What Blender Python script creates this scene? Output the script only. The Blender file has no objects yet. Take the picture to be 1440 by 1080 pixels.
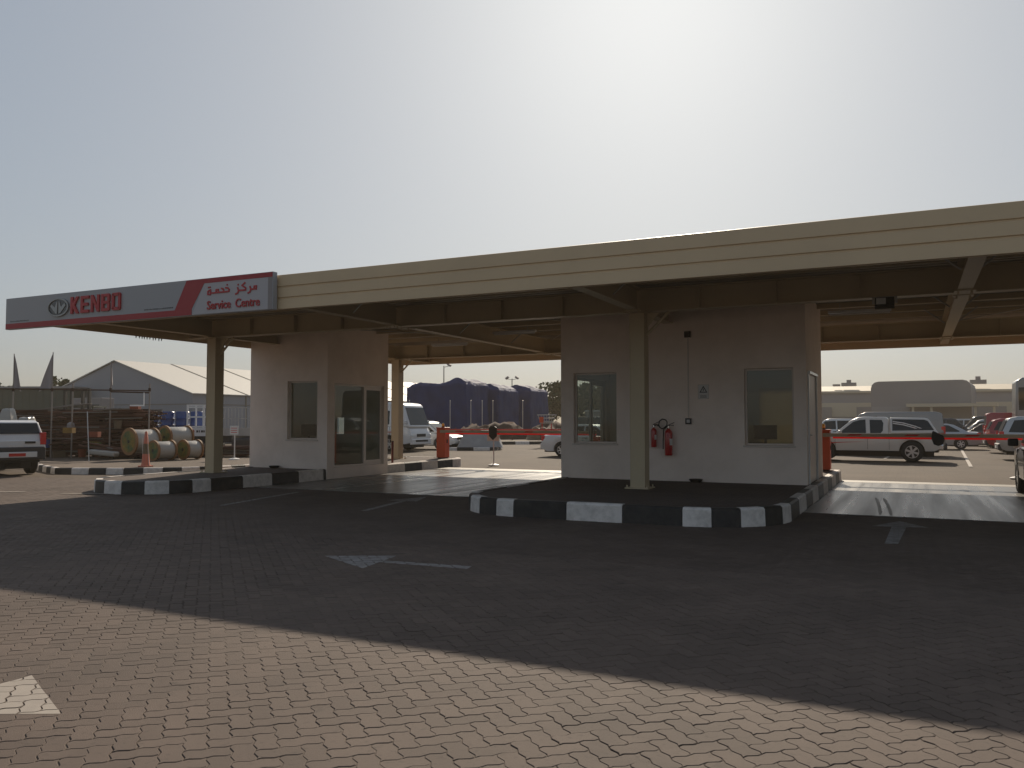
import bpy, bmesh, math, random
from mathutils import Vector, Matrix, noise
random.seed(7)
R_ = math.radians
scene = bpy.context.scene
COL = scene.collection

# ------------------------------------------------------------------ materials
def mat(name, col, rough=0.6, metal=0.0, var=0.0, vscale=3.0, bump=0.0, bscale=40.0, spec=0.5, island=0.0, dirt=None, dscale=1.2, damt=0.4, coat=0.0, emit=None):
    m = bpy.data.materials.new(name); m.use_nodes = True
    nt = m.node_tree; N = nt.nodes; L = nt.links
    b = N['Principled BSDF']
    b.inputs['Roughness'].default_value = rough; b.inputs['Metallic'].default_value = metal
    b.inputs['Specular IOR Level'].default_value = spec
    b.inputs['Coat Weight'].default_value = coat
    src = None
    geo = N.new('ShaderNodeNewGeometry')
    def rgb(c):
        n = N.new('ShaderNodeRGB'); n.outputs[0].default_value = (*c, 1); return n.outputs[0]
    src = rgb(col)
    if dirt is not None:
        nz = N.new('ShaderNodeTexNoise'); nz.inputs['Scale'].default_value = dscale; nz.inputs['Detail'].default_value = 8; nz.inputs['Roughness'].default_value = .65
        L.new(geo.outputs['Position'], nz.inputs['Vector'])
        rp = N.new('ShaderNodeValToRGB'); rp.color_ramp.elements[0].position = .42; rp.color_ramp.elements[1].position = .72
        rp.color_ramp.elements[1].color = (damt, damt, damt, 1)
        L.new(nz.outputs['Fac'], rp.inputs['Fac'])
        mx = N.new('ShaderNodeMix'); mx.data_type = 'RGBA'
        L.new(rp.outputs['Color'], mx.inputs['Factor']); L.new(src, mx.inputs['A']); L.new(rgb(dirt), mx.inputs['B'])
        src = mx.outputs['Result']
    if var > 0 or island > 0:
        hs = N.new('ShaderNodeHueSaturation'); L.new(src, hs.inputs['Color'])
        val = None
        if var > 0:
            nz = N.new('ShaderNodeTexNoise'); nz.inputs['Scale'].default_value = vscale; nz.inputs['Detail'].default_value = 6
            L.new(geo.outputs['Position'], nz.inputs['Vector'])
            mr = N.new('ShaderNodeMapRange'); mr.inputs['From Min'].default_value = .25; mr.inputs['From Max'].default_value = .75
            mr.inputs['To Min'].default_value = 1-var; mr.inputs['To Max'].default_value = 1+var
            L.new(nz.outputs['Fac'], mr.inputs['Value']); val = mr.outputs['Result']
        if island > 0:
            mr = N.new('ShaderNodeMapRange'); mr.inputs['To Min'].default_value = 1-island; mr.inputs['To Max'].default_value = 1+island
            L.new(geo.outputs['Random Per Island'], mr.inputs['Value'])
            if val is not None:
                mm = N.new('ShaderNodeMath'); mm.operation = 'MULTIPLY'; L.new(val, mm.inputs[0]); L.new(mr.outputs['Result'], mm.inputs[1]); val = mm.outputs[0]
            else: val = mr.outputs['Result']
        L.new(val, hs.inputs['Value']); src = hs.outputs['Color']
    L.new(src, b.inputs['Base Color'])
    if bump > 0:
        nz = N.new('ShaderNodeTexNoise'); nz.inputs['Scale'].default_value = bscale; nz.inputs['Detail'].default_value = 5
        L.new(geo.outputs['Position'], nz.inputs['Vector'])
        bp = N.new('ShaderNodeBump'); bp.inputs['Strength'].default_value = bump; bp.inputs['Distance'].default_value = .01
        L.new(nz.outputs['Fac'], bp.inputs['Height']); L.new(bp.outputs['Normal'], b.inputs['Normal'])
    if emit: 
        b.inputs['Emission Color'].default_value = (*emit[0], 1); b.inputs['Emission Strength'].default_value = emit[1]
    return m

def glass_mat(name, tint, refl_boost=0.0, rough=0.0):
    m = bpy.data.materials.new(name); m.use_nodes = True
    nt = m.node_tree; N = nt.nodes; L = nt.links
    for n in list(N):
        if n.type == 'BSDF_PRINCIPLED': N.remove(n)
    out = [n for n in N if n.type == 'OUTPUT_MATERIAL'][0]
    tr = N.new('ShaderNodeBsdfTransparent'); tr.inputs['Color'].default_value = (*tint, 1)
    gl = N.new('ShaderNodeBsdfGlossy'); gl.inputs['Roughness'].default_value = rough
    lw = N.new('ShaderNodeLayerWeight'); fr = N.new('ShaderNodeMath'); fr.operation = 'POWER'; fr.inputs[1].default_value = 5; L.new(lw.outputs['Facing'], fr.inputs[0])
    ad = N.new('ShaderNodeMath'); ad.operation = 'ADD'; ad.inputs[1].default_value = refl_boost; ad.use_clamp = True
    L.new(fr.outputs[0], ad.inputs[0])
    mx = N.new('ShaderNodeMixShader'); L.new(ad.outputs[0], mx.inputs[0]); L.new(tr.outputs[0], mx.inputs[1]); L.new(gl.outputs[0], mx.inputs[2])
    L.new(mx.outputs[0], out.inputs['Surface'])
    return m

def paving_mat(name, c1, c2, cm, bw=.25, bh=.125, rot=0.0):
    m = bpy.data.materials.new(name); m.use_nodes = True
    nt = m.node_tree; N = nt.nodes; L = nt.links; b = N['Principled BSDF']; b.inputs['Roughness'].default_value = .9; b.inputs['Specular IOR Level'].default_value = .25
    geo = N.new('ShaderNodeNewGeometry')
    mp = N.new('ShaderNodeMapping'); mp.inputs['Rotation'].default_value[2] = rot
    L.new(geo.outputs['Position'], mp.inputs['Vector'])
    br = N.new('ShaderNodeTexBrick'); br.inputs['Scale'].default_value = 1
    br.inputs['Brick Width'].default_value = bw; br.inputs['Row Height'].default_value = bh; br.inputs['Mortar Size'].default_value = .006
    br.inputs['Color1'].default_value = (*c1, 1); br.inputs['Color2'].default_value = (*c2, 1); br.inputs['Mortar'].default_value = (*cm, 1)
    L.new(mp.outputs['Vector'], br.inputs['Vector'])
    nz = N.new('ShaderNodeTexNoise'); nz.inputs['Scale'].default_value = .35; nz.inputs['Detail'].default_value = 9; nz.inputs['Roughness'].default_value = .6
    L.new(geo.outputs['Position'], nz.inputs['Vector'])
    mr = N.new('ShaderNodeMapRange'); mr.inputs['From Min'].default_value = .3; mr.inputs['From Max'].default_value = .7; mr.inputs['To Min'].default_value = .78; mr.inputs['To Max'].default_value = 1.18
    L.new(nz.outputs['Fac'], mr.inputs['Value'])
    hs = N.new('ShaderNodeHueSaturation'); L.new(br.outputs['Color'], hs.inputs['Color']); L.new(mr.outputs['Result'], hs.inputs['Value'])
    L.new(hs.outputs['Color'], b.inputs['Base Color'])
    bp = N.new('ShaderNodeBump'); bp.inputs['Strength'].default_value = .5; bp.inputs['Distance'].default_value = .004; bp.invert = True
    L.new(br.outputs['Fac'], bp.inputs['Height']); L.new(bp.outputs['Normal'], b.inputs['Normal'])
    return m

M = {}
PAV = (.114, .083, .066)
M['paver'] = mat('paver', PAV, .82, var=.14, vscale=1.1, island=.10, bump=.35, bscale=220, dirt=(.06,.046,.038), dscale=.9, damt=.4, spec=.3)
def add_stains(m):
    nt = m.node_tree; N = nt.nodes; L = nt.links; b = N['Principled BSDF']; old = b.inputs['Base Color'].links[0].from_socket
    geo = N.new('ShaderNodeNewGeometry')
    cur = old
    for sc_, lo, hi, amt, stretch in ((.55,.60,.68,.2,(1,1,1)), (3.1,.68,.74,.4,(1,1,1)), (1.0,.62,.70,.16,(2.6,.10,1)), (.22,.5,.75,.15,(1,1,1)), (26,.56,.72,.3,(1,1,1))):
        mp = N.new('ShaderNodeMapping'); mp.inputs['Scale'].default_value = stretch; mp.inputs['Location'].default_value = (sc_*13, sc_*7, 0); L.new(geo.outputs['Position'], mp.inputs['Vector'])
        nz = N.new('ShaderNodeTexNoise'); nz.inputs['Scale'].default_value = sc_; nz.inputs['Detail'].default_value = 5; L.new(mp.outputs['Vector'], nz.inputs['Vector'])
        mr = N.new('ShaderNodeMapRange'); mr.inputs['From Min'].default_value = lo; mr.inputs['From Max'].default_value = hi; mr.inputs['To Min'].default_value = 0; mr.inputs['To Max'].default_value = amt; L.new(nz.outputs['Fac'], mr.inputs['Value'])
        mx = N.new('ShaderNodeMix'); mx.data_type = 'RGBA'; mx.inputs['B'].default_value = (.028,.022,.019,1); L.new(mr.outputs['Result'], mx.inputs['Factor']); L.new(cur, mx.inputs['A']); cur = mx.outputs['Result']
    L.new(cur, b.inputs['Base Color'])
add_stains(M['paver'])
M['joint'] = mat('joint_sand', (.095,.070,.052), .95, var=.3, vscale=6)
M['pavfar'] = paving_mat('paving_far', (.108,.080,.055), (.090,.066,.048), (.06,.046,.036))
M['sand'] = mat('sand', (.17,.135,.1), .95, var=.15, vscale=.2, bump=.4, bscale=3)
M['island'] = paving_mat('island_paving', (.13,.10,.085), (.105,.083,.07), (.055,.045,.04), .22, .11)
M['sidewalk'] = paving_mat('sidewalk_paving', (.14,.108,.083), (.12,.092,.072), (.07,.056,.045), .22, .11)
M['kerb_w'] = mat('kerb_white', (.72,.655,.60), .7, var=.08, vscale=3, dirt=(.34,.30,.26), dscale=7, damt=.6, bump=.3, bscale=60)
M['kerb_b'] = mat('kerb_black', (.013,.012,.012), .55, var=.25, vscale=4, dirt=(.09,.078,.065), dscale=6, damt=.3, bump=.3, bscale=60)
M['paint'] = mat('road_paint', (.34,.29,.24), .7, dirt=(.25,.21,.18), dscale=5, damt=.8)
M['paint_worn'] = mat('road_paint_worn', (.26,.24,.225), .8, dirt=(.13,.11,.1), dscale=6, damt=.9)
M['cream'] = mat('cream_cladding', (.63,.47,.285), .5, var=.05, vscale=1, dirt=(.5,.37,.23), dscale=.8, damt=.35)
M['creamsteel'] = mat('cream_steel', (.52,.42,.27), .5, var=.06, vscale=2, dirt=(.36,.28,.19), dscale=2, damt=.4)
M['galv'] = mat('galvanised_steel', (.42,.40,.38), .45, .5, var=.12, vscale=3)
M['wall'] = mat('render_wall', (.88,.745,.655), .85, var=.05, vscale=.8, bump=.5, bscale=70, dirt=(.70,.58,.49), dscale=1.3, damt=.55)
M['wall_in'] = mat('inner_wall', (.78,.70,.58), .85, var=.03)
M['frame'] = mat('window_frame', (.6,.52,.46), .45, .2)
M['white'] = mat('white_paint', (.72,.71,.70), .35, coat=.3, var=.03)
M['grey'] = mat('sign_grey', (.34,.34,.35), .45)
M['greylight'] = mat('sign_light', (.43,.41,.42), .45)
M['red'] = mat('sign_red', (.33,.010,.022), .45)
M['redtext'] = mat('red_letters', (.40,.010,.022), .4)
M['dark'] = mat('black_plastic', (.012,.012,.013), .45)
M['rubber'] = mat('rubber', (.018,.018,.018), .8, bump=.2, bscale=50)
M['chrome'] = mat('chrome', (.6,.6,.6), .18, 1.0)
M['alloy'] = mat('alloy', (.55,.55,.56), .3, .8)
M['carglass'] = mat('car_glass', (.012,.015,.016), .05, spec=.5)
M['glass'] = glass_mat('window_glass', (.84,.87,.85), .045)
M['glass_tint'] = glass_mat('tinted_glass', (.22,.24,.23), .10)
M['taillight'] = mat('tail_light', (.55,.01,.015), .15, coat=1)
M['headlight'] = mat('headlight', (.75,.77,.78), .1, coat=1)
M['orange'] = mat('orange_cabinet', (.58,.065,.010), .4, var=.08, vscale=4, dirt=(.4,.06,.02), dscale=3, damt=.4)
M['yellow'] = mat('beacon_yellow', (.85,.45,.02), .2, coat=1)
M['red_line'] = mat('boom_red', (.9,.0,.0), .5, emit=((1,.0,.0), .15))  # faint glow added to the red so the arm's edge looks brighter
M['boom'] = mat('boom_white', (.36,.33,.27), .6)
M['boom_red'] = mat('boom_patch', (.5,.02,.015), .5)
M['rust'] = mat('rusty_steel', (.10,.048,.032), .85, var=.35, vscale=2, island=.5)
M['galvold'] = mat('old_galvanised', (.14,.12,.10), .7, island=.4)
M['rust2'] = mat('rust_dark', (.05,.027,.02), .9, var=.3)
M['blue'] = mat('blue_plastic', (.012,.05,.21), .35, var=.1, dirt=(.05,.08,.16), dscale=3)
M['tarp'] = mat('navy_tarpaulin', (.012,.03,.115), .75, var=.25, vscale=1.0, bump=.6, bscale=3, spec=.25)
M['greytarp'] = mat('clear_sheet', (.30,.29,.285), .35, var=.15, bump=.6, bscale=6, spec=.7)
M['tent'] = mat('tent_pvc', (.60,.56,.49), .5, var=.03)
M['tentwall'] = mat('tent_wall', (.30,.30,.32), .6, var=.05, vscale=.4)
M['seam'] = mat('tent_seam', (.22,.19,.15), .6)
M['wh'] = mat('warehouse_cream', (.52,.45,.34), .7, var=.04, vscale=.3)
M['whgrey'] = mat('warehouse_grey', (.30,.28,.28), .7, var=.06, vscale=.3)
M['whdark'] = mat('warehouse_block', (.27,.245,.24), .75, var=.05, vscale=.3)
M['greenwall'] = mat('olive_sheet', (.085,.095,.075), .7, var=.1, vscale=.6)
M['drumg'] = mat('drum_green', (.03,.10,.04), .6, var=.2, dirt=(.4,.2,.02), dscale=2.2, damt=.9)
M['drumo'] = mat('drum_orange', (.24,.115,.045), .6, var=.2, dirt=(.2,.1,.03), dscale=4, damt=.6)
M['wrap'] = mat('white_film', (.34,.32,.29), .3, var=.08, bump=.5, bscale=12)
M['conered'] = mat('cone_faded_red', (.55,.17,.11), .6, var=.1)
M['soil'] = mat('heaped_soil', (.06,.032,.022), .95, var=.35, vscale=.8, bump=.8, bscale=4)
M['beige'] = mat('beige_cloth', (.15,.11,.07), .8, var=.2)
M['flag'] = mat('flag_cloth', (.30,.27,.27), .8)
M['pole'] = mat('pole_steel', (.25,.22,.2), .5, .4)
M['bark'] = mat('bark', (.09,.065,.045), .9, var=.3)
M['leaf'] = mat('leaf', (.022,.042,.018), .9, spec=.1, island=.45, var=.2)
M['extred'] = mat('extinguisher_red', (.45,.012,.015), .3, coat=.4)
M['extdark'] = mat('dark_red', (.12,.012,.01), .5)
M['crate'] = mat('crate_red', (.22,.05,.02), .7, var=.3)
M['crateY'] = mat('ochre', (.25,.14,.03), .7, var=.3)
M['signwhite'] = mat('notice_white', (.62,.6,.58), .5)
M['blind'] = mat('roller_blind', (.62,.52,.38), .9)
_b = M['blind'].node_tree; _p = _b.nodes['Principled BSDF']; _t = _b.nodes.new('ShaderNodeBsdfTranslucent'); _t.inputs['Color'].default_value = (.85,.74,.55,1); _x = _b.nodes.new('ShaderNodeMixShader'); _x.inputs[0].default_value = .65
_o = [n for n in _b.nodes if n.type == 'OUTPUT_MATERIAL'][0]; _b.links.new(_p.outputs[0], _x.inputs[1]); _b.links.new(_t.outputs[0], _x.inputs[2]); _b.links.new(_x.outputs[0], _o.inputs['Surface'])
M['deck'] = mat('roof_sheet', (.36,.31,.25), .55, var=.06)

def concrete_slab_mat():
    m = mat('polished_concrete', (.14,.130,.117), .3, var=.12, vscale=.8, dirt=(.12,.112,.10), dscale=.5, damt=.6, bump=.06, bscale=8)
    nt = m.node_tree; N = nt.nodes; L = nt.links; b = N['Principled BSDF']
    geo = N.new('ShaderNodeNewGeometry'); mp = N.new('ShaderNodeMapping'); mp.inputs['Scale'].default_value = (3.2, .12, 1)
    L.new(geo.outputs['Position'], mp.inputs['Vector'])
    nz = N.new('ShaderNodeTexNoise'); nz.inputs['Scale'].default_value = 1; nz.inputs['Detail'].default_value = 4; L.new(mp.outputs['Vector'], nz.inputs['Vector'])
    mr = N.new('ShaderNodeMapRange'); mr.inputs['From Min'].default_value = .3; mr.inputs['From Max'].default_value = .7; mr.inputs['To Min'].default_value = .2; mr.inputs['To Max'].default_value = .42
    L.new(nz.outputs['Fac'], mr.inputs['Value']); L.new(mr.outputs['Result'], b.inputs['Roughness'])
    old = b.inputs['Base Color'].links[0].from_socket
    r2 = N.new('ShaderNodeValToRGB'); r2.color_ramp.elements[0].position = .52; r2.color_ramp.elements[1].position = .70
    r2.color_ramp.elements[1].color = (.3,.3,.3,1)
    L.new(nz.outputs['Fac'], r2.inputs['Fac'])
    mx = N.new('ShaderNodeMix'); mx.data_type = 'RGBA'; L.new(r2.outputs['Color'], mx.inputs['Factor']); L.new(old, mx.inputs['A']); mx.inputs['B'].default_value = (.07,.068,.066,1)
    L.new(mx.outputs['Result'], b.inputs['Base Color'])
    return m
M['slab'] = concrete_slab_mat()
M['slab2'] = mat('pale_concrete', (.25,.228,.19), .6, var=.08, bump=.1)

def paint_mat(name, col, metal=0.25):
    return mat(name, col, .28, metal, coat=.6, var=.03, vscale=2)
M['c_white'] = paint_mat('car_white', (.62,.62,.62), 0)
M['c_silver'] = paint_mat('car_silver', (.42,.42,.42), .6)
M['c_grey'] = paint_mat('car_grey', (.24,.235,.23), .5)
M['c_dark'] = paint_mat('car_dark', (.035,.035,.042), .3)
M['c_red'] = paint_mat('car_red', (.28,.012,.02), .1)
M['c_champ'] = paint_mat('car_champagne', (.60,.57,.53), .1)
M['c_lower'] = mat('car_trim_grey', (.035,.035,.038), .6)

# ------------------------------------------------------------------ mesh builder
class MB:
    def __init__(s): s.v = []; s.f = []; s.m = []; s.mats = []; s.cur = 0; s.T = Matrix.Identity(4)
    def mat(s, m):
        if m not in s.mats: s.mats.append(m)
        s.cur = s.mats.index(m); return s
    def add(s, vs, fs):
        o = len(s.v)
        s.v += [tuple(s.T @ Vector(p)) for p in vs]
        s.f += [tuple(i+o for i in f) for f in fs]; s.m += [s.cur]*len(fs)
        return s
    def box(s, x0, x1, y0, y1, z0, z1):
        return s.add([(x0,y0,z0),(x1,y0,z0),(x1,y1,z0),(x0,y1,z0),(x0,y0,z1),(x1,y0,z1),(x1,y1,z1),(x0,y1,z1)],
                     [(0,3,2,1),(4,5,6,7),(0,1,5,4),(1,2,6,5),(2,3,7,6),(3,0,4,7)])
    def cyl(s, p0, p1, r0, r1=None, n=10, caps=True):
        r1 = r0 if r1 is None else r1
        p0 = Vector(p0); p1 = Vector(p1); d = (p1-p0).normalized()
        a = Vector((0,0,1)) if abs(d.z) < .9 else Vector((1,0,0))
        u = d.cross(a).normalized(); w = d.cross(u)
        vs = []
        for p, r in ((p0,r0),(p1,r1)):
            for k in range(n):
                t = 2*math.pi*k/n; vs.append(tuple(p + (u*math.cos(t)+w*math.sin(t))*r))
        fs = [(k, k+n, (k+1)%n+n, (k+1)%n) for k in range(n)]
        if caps: fs += [tuple(range(n)), tuple(range(2*n-1, n-1, -1))]
        return s.add(vs, fs)
    def tube(s, pts, r, n=8):
        for a, b in zip(pts[:-1], pts[1:]): s.cyl(a, b, r, n=n)
        return s
    def lathe(s, prof, c=(0,0,0), axis='z', n=20):
        vs = []
        for (r, h) in prof:
            for k in range(n):
                t = 2*math.pi*k/n; x, y = r*math.cos(t), r*math.sin(t)
                vs.append((c[0]+x, c[1]+y, c[2]+h) if axis == 'z' else (c[0]+x, c[1]+h, c[2]+y))
        fs = []
        for i in range(len(prof)-1):
            for k in range(n):
                a, b_ = i*n+k, i*n+(k+1)%n
                fs.append((a, b_, b_+n, a+n) if axis == 'z' else (a, a+n, b_+n, b_))
        return s.add(vs, fs)
    def prism(s, poly, h0, h1, plane='xy'):
        n = len(poly)
        def P(a, b, h): return (a,b,h) if plane == 'xy' else ((a,h,b) if plane == 'xz' else (h,a,b))
        vs = [P(a,b,h0) for a,b in poly] + [P(a,b,h1) for a,b in poly]
        fs = [tuple(range(n-1,-1,-1)), tuple(range(n, 2*n))] + [(k,(k+1)%n,(k+1)%n+n,k+n) for k in range(n)]
        return s.add(vs, fs)
    def build(s, name, parent=None, mat=None, smooth=False, bevel=0, seg=2, fix=True, loc=None, angle=40):
        me = bpy.data.meshes.new(name); me.from_pydata(s.v, [], s.f)
        ms = s.mats or [mat]
        for m_ in ms: me.materials.append(m_)
        if s.mats: me.polygons.foreach_set('material_index', s.m)
        if fix:
            bm = bmesh.new(); bm.from_mesh(me); bmesh.ops.recalc_face_normals(bm, faces=bm.faces); bm.to_mesh(me); bm.free()
        if smooth:
            me.polygons.foreach_set('use_smooth', [True]*len(me.polygons))
            me.set_sharp_from_angle(angle=R_(angle))
        me.update()
        o = bpy.data.objects.new(name, me); COL.objects.link(o)
        if parent: o.parent = parent
        if loc: o.location = loc
        if bevel:
            md = o.modifiers.new('Bevel', 'BEVEL'); md.width = bevel; md.segments = seg; md.limit_method = 'ANGLE'; md.angle_limit = R_(40)
        return o

def tag(o, label=None, cat=None, group=None, kind=None):
    if label: o['label'] = label
    if cat: o['category'] = cat
    if group: o['group'] = group
    if kind: o['kind'] = kind
    return o
def thing(name, label, cat, loc=(0,0,0), rz=0, group=None):
    o = bpy.data.objects.new(name, None); COL.objects.link(o); o.location = loc; o.rotation_euler = (0,0,rz); o.empty_display_size = .2
    return tag(o, label, cat, group)
def struct(o): o['kind'] = 'structure'; return o
def copy_tree(o, loc, rz=None, label=None):
    c = o.copy(); COL.objects.link(c); c.location = loc
    if rz is not None: c.rotation_euler = (0,0,rz)
    if label: c['label'] = label
    def rec(src, dst):
        for ch in src.children:
            d = ch.copy(); COL.objects.link(d); d.parent = dst; d.matrix_parent_inverse = ch.matrix_parent_inverse.copy(); rec(ch, d)
    rec(o, c); return c

# ------------------------------------------------------------------ ground
b = MB(); b.mat(M['sand']).add([(-700,-300,-.05),(700,-300,-.05),(700,900,-.05),(-700,900,-.05)], [(0,1,2,3)]); struct(b.build('ground'))
b = MB(); b.mat(M['pavfar']).add([(-60,-30,-.016),(60,-30,-.016),(60,120,-.016),(-60,120,-.016)], [(0,1,2,3)]); struct(b.build('paving'))
# interlocking pavers of the forecourt
A = .109
IZ = .285
def zig(t):
    t = t - math.floor(t)
    if t < .25: return t*4
    if t < .75: return 1-(t-.25)*4
    return -1+(t-.75)*4
def warp(x, y):
    k = .072*A
    return (x + k*zig(y/A), y + k*zig(x/A))
def clip_poly(poly, cx):
    out = poly
    for i in range(len(cx)):
        ax, ay = cx[i]; bx, by = cx[(i+1)%len(cx)]
        res = []
        for j in range(len(out)):
            p, q = out[j], out[(j+1)%len(out)]
            sp = (bx-ax)*(p[1]-ay)-(by-ay)*(p[0]-ax); sq = (bx-ax)*(q[1]-ay)-(by-ay)*(q[0]-ax)
            if sp >= 0: res.append(p)
            if (sp >= 0) != (sq >= 0):
                t = sp/(sp-sq); res.append((p[0]+t*(q[0]-p[0]), p[1]+t*(q[1]-p[1])))
        out = res
        if not out: return []
    return out
def ccw(p):
    a = sum(p[i][0]*p[(i+1)%len(p)][1]-p[(i+1)%len(p)][0]*p[i][1] for i in range(len(p)))
    return p if a > 0 else p[::-1]
# painted arrows (world outlines, convex pieces)
MARKS = [
 ('white triangular arrow head painted on sunlit pavers in the near left corner', 'paint', [[(-5.03,3.40),(-4.22,3.03),(-5.05,2.62)]], ),
 ('faded arrow with long thin shaft lying in shade left of the striped island nose', 'paint_worn', [[(-6.32,7.87),(-5.56,8.26),(-5.42,7.40)], [(-5.52,7.80),(-5.50,7.92),(-4.41,8.02),(-4.38,7.86)]]),
 ('faint arrow pointing into the right hand lane beside the rounded island corner', 'paint_worn', [[(-.62,13.75),(-.24,14.6),(.16,13.9)], [(-.34,13.8),(-.14,13.8),(-.22,11.9),(-.38,11.85)]]),
 ('faint arrow pointing into the middle lane between both booths', 'paint_worn', [[(-9.6,13.9),(-9.3,14.95),(-8.95,14.0)], [(-9.34,14.0),(-9.18,14.0),(-8.8,12.1),(-8.92,12.1)]]),
 ('faint thin line painted near the left island kerb in shade', 'paint_worn', [[(-12.55,14.6),(-12.43,14.6),(-11.78,11.7),(-11.9,11.68)]]),
]
MARKS = [(l, m, [ccw(p) for p in ps]) for l, m, ps in MARKS]
pv, pf = [], []
mk = [([], []) for _ in MARKS]
CA, SA = math.cos(R_(46)), math.sin(R_(46))
def rot45(u, v): return (u*CA - v*SA, u*SA + v*CA)
def unit_rect(x0, y0, nx, ny):
    g = .0015
    X0, Y0, X1, Y1 = x0*A, y0*A, (x0+nx)*A, (y0+ny)*A
    pts = []
    for k in range(4*nx): pts.append((X0 + k*A/4, Y0))
    for k in range(4*ny): pts.append((X1, Y0 + k*A/4))
    for k in range(4*nx): pts.append((X1 - k*A/4, Y1))
    for k in range(4*ny): pts.append((X0, Y1 - k*A/4))
    cx, cy = (X0+X1)/2, (Y0+Y1)/2; hw, hh = (X1-X0)/2, (Y1-Y0)/2
    def ring(gg):
        r = []
        for (x, y) in pts:
            wx, wy = warp(x, y); dx, dy = x-cx, y-cy
            sx = -1 if dx < -hw*.999 else (1 if dx > hw*.999 else 0); sy = -1 if dy < -hh*.999 else (1 if dy > hh*.999 else 0)
            r.append(rot45(wx - sx*gg, wy - sy*gg))
        return r
    return ring(g), ring(g+.0035), rot45(cx, cy)
rnd = random.Random(3)
for j in range(int(-5/A), int(30/A)):
    for i in range(int(-20/A), int(16/A)):
        r = (i-j) % 4
        if r == 0: nx, ny = 2, 1
        elif r == 3: nx, ny = 1, 2
        else: continue
        x, y = rot45((i+nx/2)*A, (j+ny/2)*A)
        if y < 0 or y > 15.2 or x < max(-1.62*y-2.6, -26) or x > .13*y+2.5: continue
        if -7.2 < x < -2.1 and y > 13.6: continue
        if -17.0 < x < -14.7 and y > 13.8: continue
        lo, hi, (cx, cy) = unit_rect(i, j, nx, ny)
        n = len(lo); o = len(pv)
        dz = rnd.uniform(-.0012, .0012); tx, ty = rnd.gauss(0, .006), rnd.gauss(0, .006)
        ox, oy = rnd.gauss(0,.0009), rnd.gauss(0,.0009)
        # low spots where pavers settled
        dz += .006*(noise.noise(Vector((cx*.5, cy*.5, 0))))
        zf = lambda p: dz + (p[0]-cx)*tx + (p[1]-cy)*ty
        if y > 9 or x < -10:
            pv += [(p[0]+ox, p[1]+oy, zf(p)) for p in hi]
            pf.append(tuple(range(o, o+n)))
        else:
            pv += [(p[0]+ox, p[1]+oy, zf(p)-.012) for p in lo] + [(p[0]+ox, p[1]+oy, zf(p)-.0028) for p in lo] + [(p[0]+ox, p[1]+oy, zf(p)) for p in hi]
            for k in range(n):
                q = (k+1) % n
                pf.append((o+k, o+q, o+n+q, o+n+k)); pf.append((o+n+k, o+n+q, o+2*n+q, o+2*n+k))
            pf.append(tuple(range(o+2*n, o+3*n)))
        for mi, (l, mm, ps) in enumerate(MARKS):
            for cp in ps:
                if abs(cx-cp[0][0]) > 3 or abs(cy-cp[0][1]) > 3: continue
                q = clip_poly(hi, cp)
                if len(q) > 2:
                    oo = len(mk[mi][0]); mk[mi][0].extend([(p[0]+ox, p[1]+oy, zf(p)+.0012) for p in q]); mk[mi][1].append(tuple(range(oo, oo+len(q))))
me = bpy.data.meshes.new('forecourt_pavers'); me.from_pydata(pv, [], pf); me.materials.append(M['paver']); me.update()
o = bpy.data.objects.new('forecourt_paving', me); COL.objects.link(o); struct(o)
b = MB(); b.mat(M['joint']).add([(-27,-2,-.0045),(6,-2,-.0045),(6,15.2,-.0045),(-27,15.2,-.0045)], [(0,1,2,3)]); struct(b.build('joint_sand'))
for (l, mm, ps), (vs, fs) in zip(MARKS, mk):
    if not fs: continue
    bb = MB(); bb.mat(M[mm]).add(vs, fs); o = bb.build('road_marking', fix=False); struct(o); o['label'] = l
# lines on the left road and in the car park
def strip(name, p, q, w, m, z=.004, label=None):
    p = Vector((*p, 0)); q = Vector((*q, 0)); d = (q-p).normalized(); n = Vector((-d.y, d.x, 0))*w/2
    bb = MB(); bb.mat(M[m]).add([tuple(p+n+Vector((0,0,z))), tuple(p-n+Vector((0,0,z))), tuple(q-n+Vector((0,0,z))), tuple(q+n+Vector((0,0,z)))], [(0,1,2,3)])
    o = bb.build(name); struct(o)
    if label: o['label'] = label
strip('road_marking', (-21.5,10.6), (-18.0,11.9), .12, 'paint', .009)
strip('road_marking', (-16.9,12.0), (-15.75,12.45), .10, 'paint', .009)
for k in range(5):
    strip('road_marking', (1.75+2.9*k*1.0, 33.0), (2.75+2.9*k, 66), .12, 'paint')
for k in range(5):
    strip('road_marking', (1.75-2.9*(k+1), 38.5), (2.75-2.9*(k+1), 66), .12, 'paint')
# asphalt like left road gets the far paving; concrete lanes
b = MB(); b.mat(M['slab']); 
b.box(-14.38, -7.48, 15.22, 23.7, -.04, .008); b.box(-1.78, 14, 15.22, 23.2, -.04, .008)
struct(b.build('concrete_lane', bevel=.004, seg=1))
b = MB(); b.mat(M['slab2']); b.box(-14.38, -7.48, 23.72, 24.5, -.04, .010); b.box(-1.78, 14, 23.22, 23.95, -.04, .010)
struct(b.build('concrete_edge_strip'))
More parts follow.
